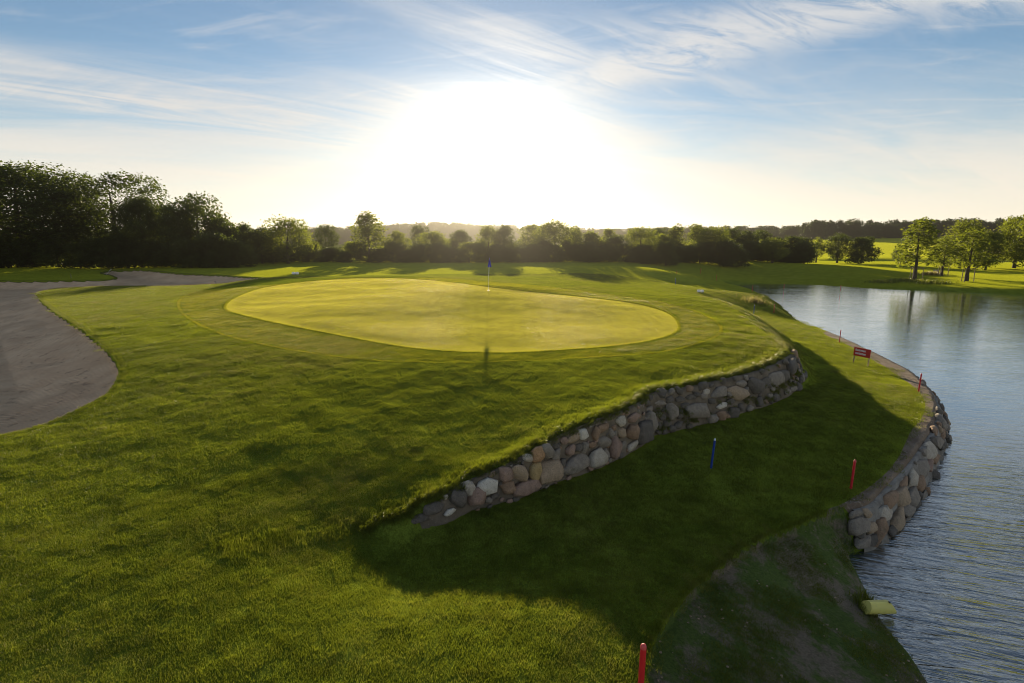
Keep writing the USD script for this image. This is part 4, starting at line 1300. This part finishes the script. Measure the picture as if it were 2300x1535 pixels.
# ------------------------------------------------------------------ grass
def blade_material(name, dark, light, dry, trans, tdry, tw=.5):
    g = Graph()
    p = g.node("geometry", "position", name="geo")
    isl = "geo.random_per_island"
    big = g.noise(p, 0.13, 3, .55)
    mid = g.noise(p, 0.9, 4, .6)
    sm = g.noise(p, 5.0, 3, .6)
    mow = g.node("wave_texture", "fac", wave_type="bands", bands_direction="x", profile="sine", vector=g.mapping(p, rot=(0, 0, math.radians(38))), scale=.42, distortion=1.6, detail=1.5, detail_scale=.5, detail_roughness=.5)
    f = g.range(g.math("add", g.math("multiply", mid, .6), g.math("multiply", sm, .4)), .30, .70)
    d = g.math("multiply", g.range(g.math("add", g.math("multiply", big, .5), g.math("multiply", g.math("add", mid, sm), .25)), .49, .66), .6)
    d = g.math("maximum", d, g.math("multiply", g.range(isl, .80, .92), .9))
    c = g.mix(d, g.mix(f, dark, light), dry)
    t = g.mix(d, g.mix(1.0, trans, g.mix(f, (.75, .8, .8), (1.15, 1.1, 1.0)), "multiply"), tdry)
    v = g.math("add", .50, g.math("multiply", g.math("power", g.math("fraction", g.math("multiply", isl, 7.31)), 1.4), 1.85))
    v = g.math("multiply", v, g.math("add", .90, g.math("multiply", mow, .20)))
    c, t = g.mix(1.0, c, v, "multiply"), g.mix(1.0, t, v, "multiply")
    s = g.node("principled_bsdf", "BSDF", base_color=c, roughness=.38, specular_ior_level=.5)
    tr = g.node("translucent_bsdf", "BSDF", color=t)
    g.build(name, surface=g.node("mix_closure", "closure", fac=tw, closure1=s, closure2=tr))


blade_material('blade', (.110, .155, .028), (.165, .205, .038), (.19, .18, .07), (.36, .42, .022), (.46, .43, .10))
blade_material('fringe_blade', (.10, .135, .010), (.15, .175, .016), (.17, .17, .025), (.66, .66, .02), (.66, .60, .04))
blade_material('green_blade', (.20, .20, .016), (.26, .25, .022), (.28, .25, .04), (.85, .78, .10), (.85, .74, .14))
blade_material('edge_blade', (.16, .18, .012), (.22, .23, .018), (.24, .22, .03), (.95, .88, .04), (.95, .80, .06), .6)
blade_material('straw', (.22, .19, .06), (.32, .27, .09), (.36, .30, .12), (.62, .54, .16), (.62, .52, .2))


def patch(seed, size, n, h, w, segs=2, lean=.5):
    rng = np.random.default_rng(seed)
    xy = rng.uniform(-size / 2, size / 2, (n, 2))
    cl = meshkit.noise(np.column_stack([xy * 9 / size * max(1, size), np.full(n, seed * 3.7)]), seed)
    L = h * rng.uniform(.55, 1.15, n) * (.85 + .3 * cl)
    az = rng.uniform(0, 2 * np.pi, n)
    d = np.column_stack([np.cos(az), np.sin(az)]) * (lean * rng.uniform(.15, 1.0, n) * L)[:, None]
    fa = rng.uniform(0, 2 * np.pi, n)
    s = np.column_stack([np.cos(fa), np.sin(fa)]) * (w / 2 * rng.uniform(.7, 1.3, n))[:, None]
    z0 = np.zeros(n)
    b0, b1 = np.column_stack([xy - s, z0 - .004]), np.column_stack([xy + s, z0 - .004])
    tip = np.column_stack([xy + d, L])
    if segs == 1:
        v = np.stack([b0, b1, tip], 1).reshape(-1, 3)
        k = np.arange(n) * 3
        return v, np.stack([k, k + 1, k + 2], 1)
    m0, m1 = np.column_stack([xy + d * .3 - s * .8, L * .6]), np.column_stack([xy + d * .3 + s * .8, L * .6])
    v = np.stack([b0, b1, m1, m0, tip], 1).reshape(-1, 3)
    k = np.arange(n) * 5
    return v, np.vstack([np.stack([k, k + 1, k + 2], 1), np.stack([k, k + 2, k + 3], 1), np.stack([k + 3, k + 2, k + 4], 1)])


def quats(n, yaw):
    """Turns +z to the normals n after a turn about z."""
    z = np.array([0, 0, 1.0])
    ax = np.cross(np.broadcast_to(z, n.shape), n)
    w = 1 + n[:, 2]
    q = np.column_stack([ax, w])
    q /= np.linalg.norm(q, axis=1, keepdims=True)
    a = np.column_stack([np.zeros((len(n), 2)), np.sin(yaw / 2), np.cos(yaw / 2)])
    v1, w1, v2, w2 = q[:, :3], q[:, 3:], a[:, :3], a[:, 3:]
    return np.column_stack([w1 * v2 + w2 * v1 + np.cross(v1, v2), w1 * w2 - (v1 * v2).sum(1, keepdims=True)])


def field(q):
    """Which turf grows at q: 0 none, 1 rough, 2 fringe, 3 green, and the height factor."""
    kind = np.ones(len(q), int)
    g, f = sd_closed(GREEN, q), sd_closed(FRINGE, q)
    kind[f < .12] = 0
    kind[f < -.10] = 2
    kind[g < .2] = 0
    kind[g < -.25] = 3
    kind[sd_closed(BUNKER1, q) < .30] = 0
    kind[sd_closed(dense(_pathp, .3, closed=True, spline=False), q) < .02] = 0
    dw, _, _ = seg_dist(SHORE, q, True)
    kind[inside(SHORE, q) | (dw < .12)] = 0
    d, side, par = seg_dist(CREST, q, False)
    sd = np.where(side > 0, d, -d)
    onwall = (par > _k_start - 1) & (par < _k_tip + 2) & (sd < 0.0) & (sd > -np.interp(par, [0, _k_notch, _k_notch + 8, len(CREST)], [.36, .36, .72, .8]))
    kind[onwall] = 0
    lush = 1 + .9 * ((par > _k_start - 20) & (par < _k_tip) & (sd > -.05) & (sd < .35)) 
    bank = inside(_bankp, q)
    dl, _, _ = seg_dist(LIP, q, False)
    lush = np.where(~bank & (dl < .25) & (q[:, 1] < 11), 1.25, lush)
    n = meshkit.fbm(np.column_stack([q * 1.1, 0 * q[:, 0]]), 3, 77)
    kind[bank & (n > .55)] = 0
    lush = np.where(bank, .9, lush)
    return kind, lush


def grass(name, label, y0, y1, cell, kinds, size, n, h, w, segs, mat, zscale, seed, frust=1.04, jit=.5):
    rng = np.random.default_rng(seed)
    gx, gy = np.meshgrid(np.arange(-y1 * 1.05 - 3, y1 * 1.05 + 3, cell), np.arange(max(2.0, y0 * .55), y1 + cell, cell))
    q = np.column_stack([gx.ravel(), gy.ravel()]) + rng.uniform(-jit, jit, (gx.size, 2)) * cell
    r = np.hypot(q[:, 0], q[:, 1])
    q = q[(np.abs(q[:, 0]) < frust * q[:, 1] + 1.6) & (r >= y0) & (r < y1) & (q[:, 1] > 2.5)]
    k, lush = field(q)
    m = np.isin(k, kinds)
    q, lush = q[m], lush[m]
    e = .12
    zc = terrain(q)
    zx, zy = terrain(q + [e, 0]), terrain(q + [0, e])
    nn = np.column_stack([-(zx - zc) / e, -(zy - zc) / e, np.ones(len(q))])
    nn[:, :2] = np.clip(nn[:, :2], -.4, .4)
    nn /= np.linalg.norm(nn, axis=1, keepdims=True)
    pi = UsdGeom.PointInstancer.Define(stage, path_for(name))
    base = str(pi.GetPath())
    targets = [obj(f'grass_patch', patch(seed * 10 + v, size, n, h, w, segs), mat, base).GetPath() for v in range(4)]
    pi.CreatePrototypesRel().SetTargets(targets)
    pi.CreateProtoIndicesAttr(Vt.IntArray.FromNumpy(rng.integers(0, 4, len(q)).astype(np.int32)))
    dz = -.025 if 3 in kinds else 0
    pi.CreatePositionsAttr(Vt.Vec3fArray.FromNumpy(np.column_stack([q, zc + dz]).astype(np.float32)))
    pi.CreateOrientationsAttr(Vt.QuathArray.FromNumpy(quats(nn, rng.uniform(0, 2 * np.pi, len(q))).astype(np.float16)))
    s = np.column_stack([np.ones((len(q), 2)), rng.uniform(.8, 1.2, len(q)) * lush * zscale])
    pi.CreateScalesAttr(Vt.Vec3fArray.FromNumpy(s.astype(np.float32)))
    tag(pi, label, 'grass', kind='stuff')
    return len(q)


_n = [grass('rough_grass', 'mown rough grass of the foreground', 2.5, 12, .27, (1,), .46, 520, .031, .0045, 2, 'blade', 1.0, 31, jit=.3),
      grass('rough_grass', 'mown rough grass of the mound and the terrace', 12, 27, .40, (1,), .62, 430, .032, .008, 2, 'blade', 1.0, 32, jit=.3),
      grass('rough_grass', 'mown grass beyond the green', 27, 66, .85, (1,), 1.25, 700, .036, .018, 1, 'blade', 1.0, 33, jit=.3),
      grass('fringe_grass', 'short fringe grass round the green', 12, 50, .30, (2,), .5, 420, .045, .008, 1, 'fringe_blade', .28, 34, jit=.3),
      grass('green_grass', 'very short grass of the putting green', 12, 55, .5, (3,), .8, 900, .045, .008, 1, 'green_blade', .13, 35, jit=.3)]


def overhang():
    """Longer grass that hangs over the wall's upper edge."""
    rng = np.random.default_rng(8)
    k = np.repeat(np.arange(_k_start - 4, _k_tip + 10), 3)
    q = CREST[k] + _nrm[k] * rng.uniform(-.16, .10, (len(k), 1)) + _tan[k] * rng.uniform(-.08, .08, (len(k), 1))
    z = terrain(CREST[k] - _nrm[k] * .12) + rng.uniform(-.05, .0, len(k))
    k2 = np.repeat(np.arange(_k_notch + 4, _k_tip), 2)      # and on the earth ledge of the far part
    k2 = k2[rng.random(len(k2)) < .55]
    f2 = rng.uniform(.25, .65, (len(k2), 1))
    p2 = _bot[k2 - _ks[0]] * (1 - f2) + _top[k2 - _ks[0]] * f2 + np.column_stack([_nrm[k2] * .06, np.zeros(len(k2))])
    k, q, z = np.r_[k, k2], np.vstack([q, p2[:, :2]]), np.r_[z, p2[:, 2]]
    n = np.column_stack([_nrm[k] * rng.uniform(.3, 1.3, (len(k), 1)), np.ones(len(k))])
    n /= np.linalg.norm(n, axis=1, keepdims=True)
    pi = UsdGeom.PointInstancer.Define(stage, path_for('overhanging_grass'))
    base = str(pi.GetPath())
    t = [obj('grass_patch', patch(500 + v, .26, 150, .085, .006, 2, .8), 'blade', base).GetPath() for v in range(4)]
    pi.CreatePrototypesRel().SetTargets(t)
    pi.CreateProtoIndicesAttr(Vt.IntArray.FromNumpy(rng.integers(0, 4, len(k)).astype(np.int32)))
    pi.CreatePositionsAttr(Vt.Vec3fArray.FromNumpy(np.column_stack([q, z]).astype(np.float32)))
    pi.CreateOrientationsAttr(Vt.QuathArray.FromNumpy(quats(n, rng.uniform(0, 6.28, len(k))).astype(np.float16)))
    pi.CreateScalesAttr(Vt.Vec3fArray.FromNumpy((np.ones((len(k), 3)) * rng.uniform(.6, 1.2, (len(k), 1))).astype(np.float32)))
    tag(pi, 'longer grass hanging over the top of the stone wall', 'grass', kind='stuff')


overhang()


_bt = np.roll(BUNKER1, -1, 0) - np.roll(BUNKER1, 1, 0)
_bt /= np.linalg.norm(_bt, axis=1, keepdims=True)
_bn = np.stack([_bt[:, 1], -_bt[:, 0]], 1)
if sd_closed(BUNKER1, BUNKER1[40:41] - .1 * _bn[40:41])[0] < 0:
    _bn = -_bn


def edge_line(name, label, curve, mat, seed, closed=True, tall=1.0):
    """The ragged line of slightly longer blades that the mower leaves along an edge."""
    rng = np.random.default_rng(seed)
    c = dense(np.vstack([curve, curve[:1]]) if closed else curve, .085, spline=False)
    q = c + rng.uniform(-.03, .03, c.shape)
    z = terrain(q)
    pi = UsdGeom.PointInstancer.Define(stage, path_for(name))
    base = str(pi.GetPath())
    t = [obj('grass_patch', patch(seed + v, .14, 70, .030, .007, 1, .4), mat, base).GetPath() for v in range(3)]
    pi.CreatePrototypesRel().SetTargets(t)
    pi.CreateProtoIndicesAttr(Vt.IntArray.FromNumpy(rng.integers(0, 3, len(q)).astype(np.int32)))
    pi.CreatePositionsAttr(Vt.Vec3fArray.FromNumpy(np.column_stack([q, z]).astype(np.float32)))
    a = rng.uniform(0, 6.28, len(q))
    pi.CreateOrientationsAttr(Vt.QuathArray.FromNumpy(quats(np.tile([0, 0, 1.0], (len(q), 1)), a).astype(np.float16)))
    pi.CreateScalesAttr(Vt.Vec3fArray.FromNumpy(np.column_stack([np.ones((len(q), 2)), tall * rng.uniform(.5, 1.2, len(q))]).astype(np.float32)))
    tag(pi, label, 'grass', kind='stuff')


edge_line('edge_grass', 'ragged turf edge round the bunker sand', BUNKER1 - .10 * _bn, 'blade', 900)
edge_line('edge_grass', 'turf a hand behind the bunker edge', BUNKER1 - .22 * _bn, 'blade', 910)
edge_line('edge_grass', 'torn turf edge above the bare slope at the lower right', LIP + [-.03, .03], 'blade', 920, False, 2.0)
edge_line('edge_grass', 'bright line of longer blades round the outer edge of the fringe', FRINGE, 'fringe_blade', 700)
edge_line('edge_grass', 'thin line of longer blades round the edge of the putting green', GREEN, 'fringe_blade', 800)


def tuft(name, label, category, p, seed, n, h, spread, mat, w=.012, group=None):
    rng = np.random.default_rng(seed)
    xy = rng.normal(size=(n, 2)) * spread / 2.2
    L = h * rng.uniform(.5, 1.1, n)
    az = rng.uniform(0, 2 * np.pi, n)
    d = np.column_stack([np.cos(az), np.sin(az)]) * (L * rng.uniform(.1, .7, n))[:, None]
    fa = rng.uniform(0, 2 * np.pi, n)
    s = np.column_stack([np.cos(fa), np.sin(fa)]) * (w / 2)
    z0 = terrain(xy + p[:2]) - p[2]
    m = xy + d * .3
    v = np.stack([np.column_stack([xy - s, z0 - .02]), np.column_stack([xy + s, z0 - .02]), np.column_stack([m + s * .8, z0 + L * .6]), np.column_stack([m - s * .8, z0 + L * .6]), np.column_stack([xy + d, z0 + L])], 1).reshape(-1, 3)
    k = np.arange(n) * 5
    f = np.vstack([np.stack([k, k + 1, k + 2], 1), np.stack([k, k + 2, k + 3], 1), np.stack([k + 3, k + 2, k + 4], 1)])
    t = thing(name, label, category, p, 0, group)
    c = n * 2 // 3
    fa_, fb_ = f[np.isin(f[:, 0] // 5, np.arange(c))], f[~np.isin(f[:, 0] // 5, np.arange(c))]
    for nm, ff in (('blades', fa_), ('stalks', fb_)):
        u, inv = np.unique(ff, return_inverse=True)
        tag(obj(nm, (v[u], inv.reshape(-1, 3)), mat, t), kind='stuff')


tuft('grass_tuft', 'long straw-coloured grass tuft on the slope at the narrow end of the pond', 'grass tuft', ground_at(1697, 680, 1.0), 1, 300, .55, 1.1, 'straw', .03)
tuft('grass_tuft', 'dark green grass tuft at the waterline behind the yellow pipe', 'grass tuft', ground_at(1948, 1352, .05), 2, 160, .22, .16, 'blade', .008)
for i, (px, py, lab, sc, hh) in enumerate(((1985, 632, 'weed clump left of the tree supports on the far bank, leftmost of three', 2.2, .5), (2030, 630, 'weed clump at the left foot of the ragged maple frame', 2.0, .5), (2095, 633, 'dark weed clump right of the ragged maple frame', 2.6, .6), (2092, 618, 'pale weed clump between the left and the middle tree support', 1.6, .7))):
    tuft('weed_clump', lab, 'weeds', ground_at(px, py, 1.0), 10 + i, 500, hh, sc, 'blade' if i != 3 else 'straw', .05)

# small stones lying on the bare earth
_rng = np.random.default_rng(9)


def pebbles(name, label, pts, smin, smax, mat, seed):
    rng = np.random.default_rng(seed)
    parts = []
    z = terrain(pts)
    for (x, y), zz3 in zip(pts, z):
        s = rng.uniform(smin, smax)
        p = rng.normal(size=(12, 3))
        p /= np.linalg.norm(p, axis=1, keepdims=True)
        h = trimesh.convex.convex_hull(p * [s, s * rng.uniform(.6, 1), s * .6])
        parts.append((np.array(h.vertices) + [x, y, zz3 + s * .2], np.array(h.faces)))
    tag(obj(name, join(parts), mat), label, 'pebbles', kind='stuff')


_q = _rng.uniform([1, 5], [18, 24], (26000, 2))
_m = sd_closed(dense(_pathp, .3, closed=True, spline=False), _q) < -.05
_dw, _, _ = seg_dist(SHORE, _q, True)
pebbles('pebbles', 'small pebbles in the bare earth along the quay', _q[_m & ~inside(SHORE, _q) & (_dw > .3)][:900], .008, .03, 'stone_grey', 3)
_q = _rng.uniform([1, 4], [9, 11], (3000, 2))
_m = inside(_bankp, _q) & ~inside(SHORE, _q)
pebbles('pebbles', 'small stones scattered over the torn slope at the lower right', _q[_m][:190], .006, .030, 'stone_tan', 4)

# a hummock of rank grass hides the buried end of the pipe
for i, (px, py) in enumerate(((1936, 1362), (1946, 1372))):
    tuft('grass_tuft', ('rank grass over the buried end of the yellow pipe', 'grass leaning on the near side of the yellow pipe, by its buried end')[i], 'grass tuft', ground_at(px, py, .15), 40 + i, 170, .17 - .02 * i, .22, 'blade', .008)

# ------------------------------------------------------------------ the evening haze
_g = Graph()
_g.build('haze', volume=_g.node("principled_volume", "volume", color=(.95, .93, .88), density=.00006, anisotropy=.80))
_hb = trimesh.creation.box([3500, 3500, 74.0])
_hb.apply_translation([0, 0, 74 / 2 - 2.4])
tag(obj('haze', _hb, 'haze'), 'thin golden evening haze', kind='stuff')
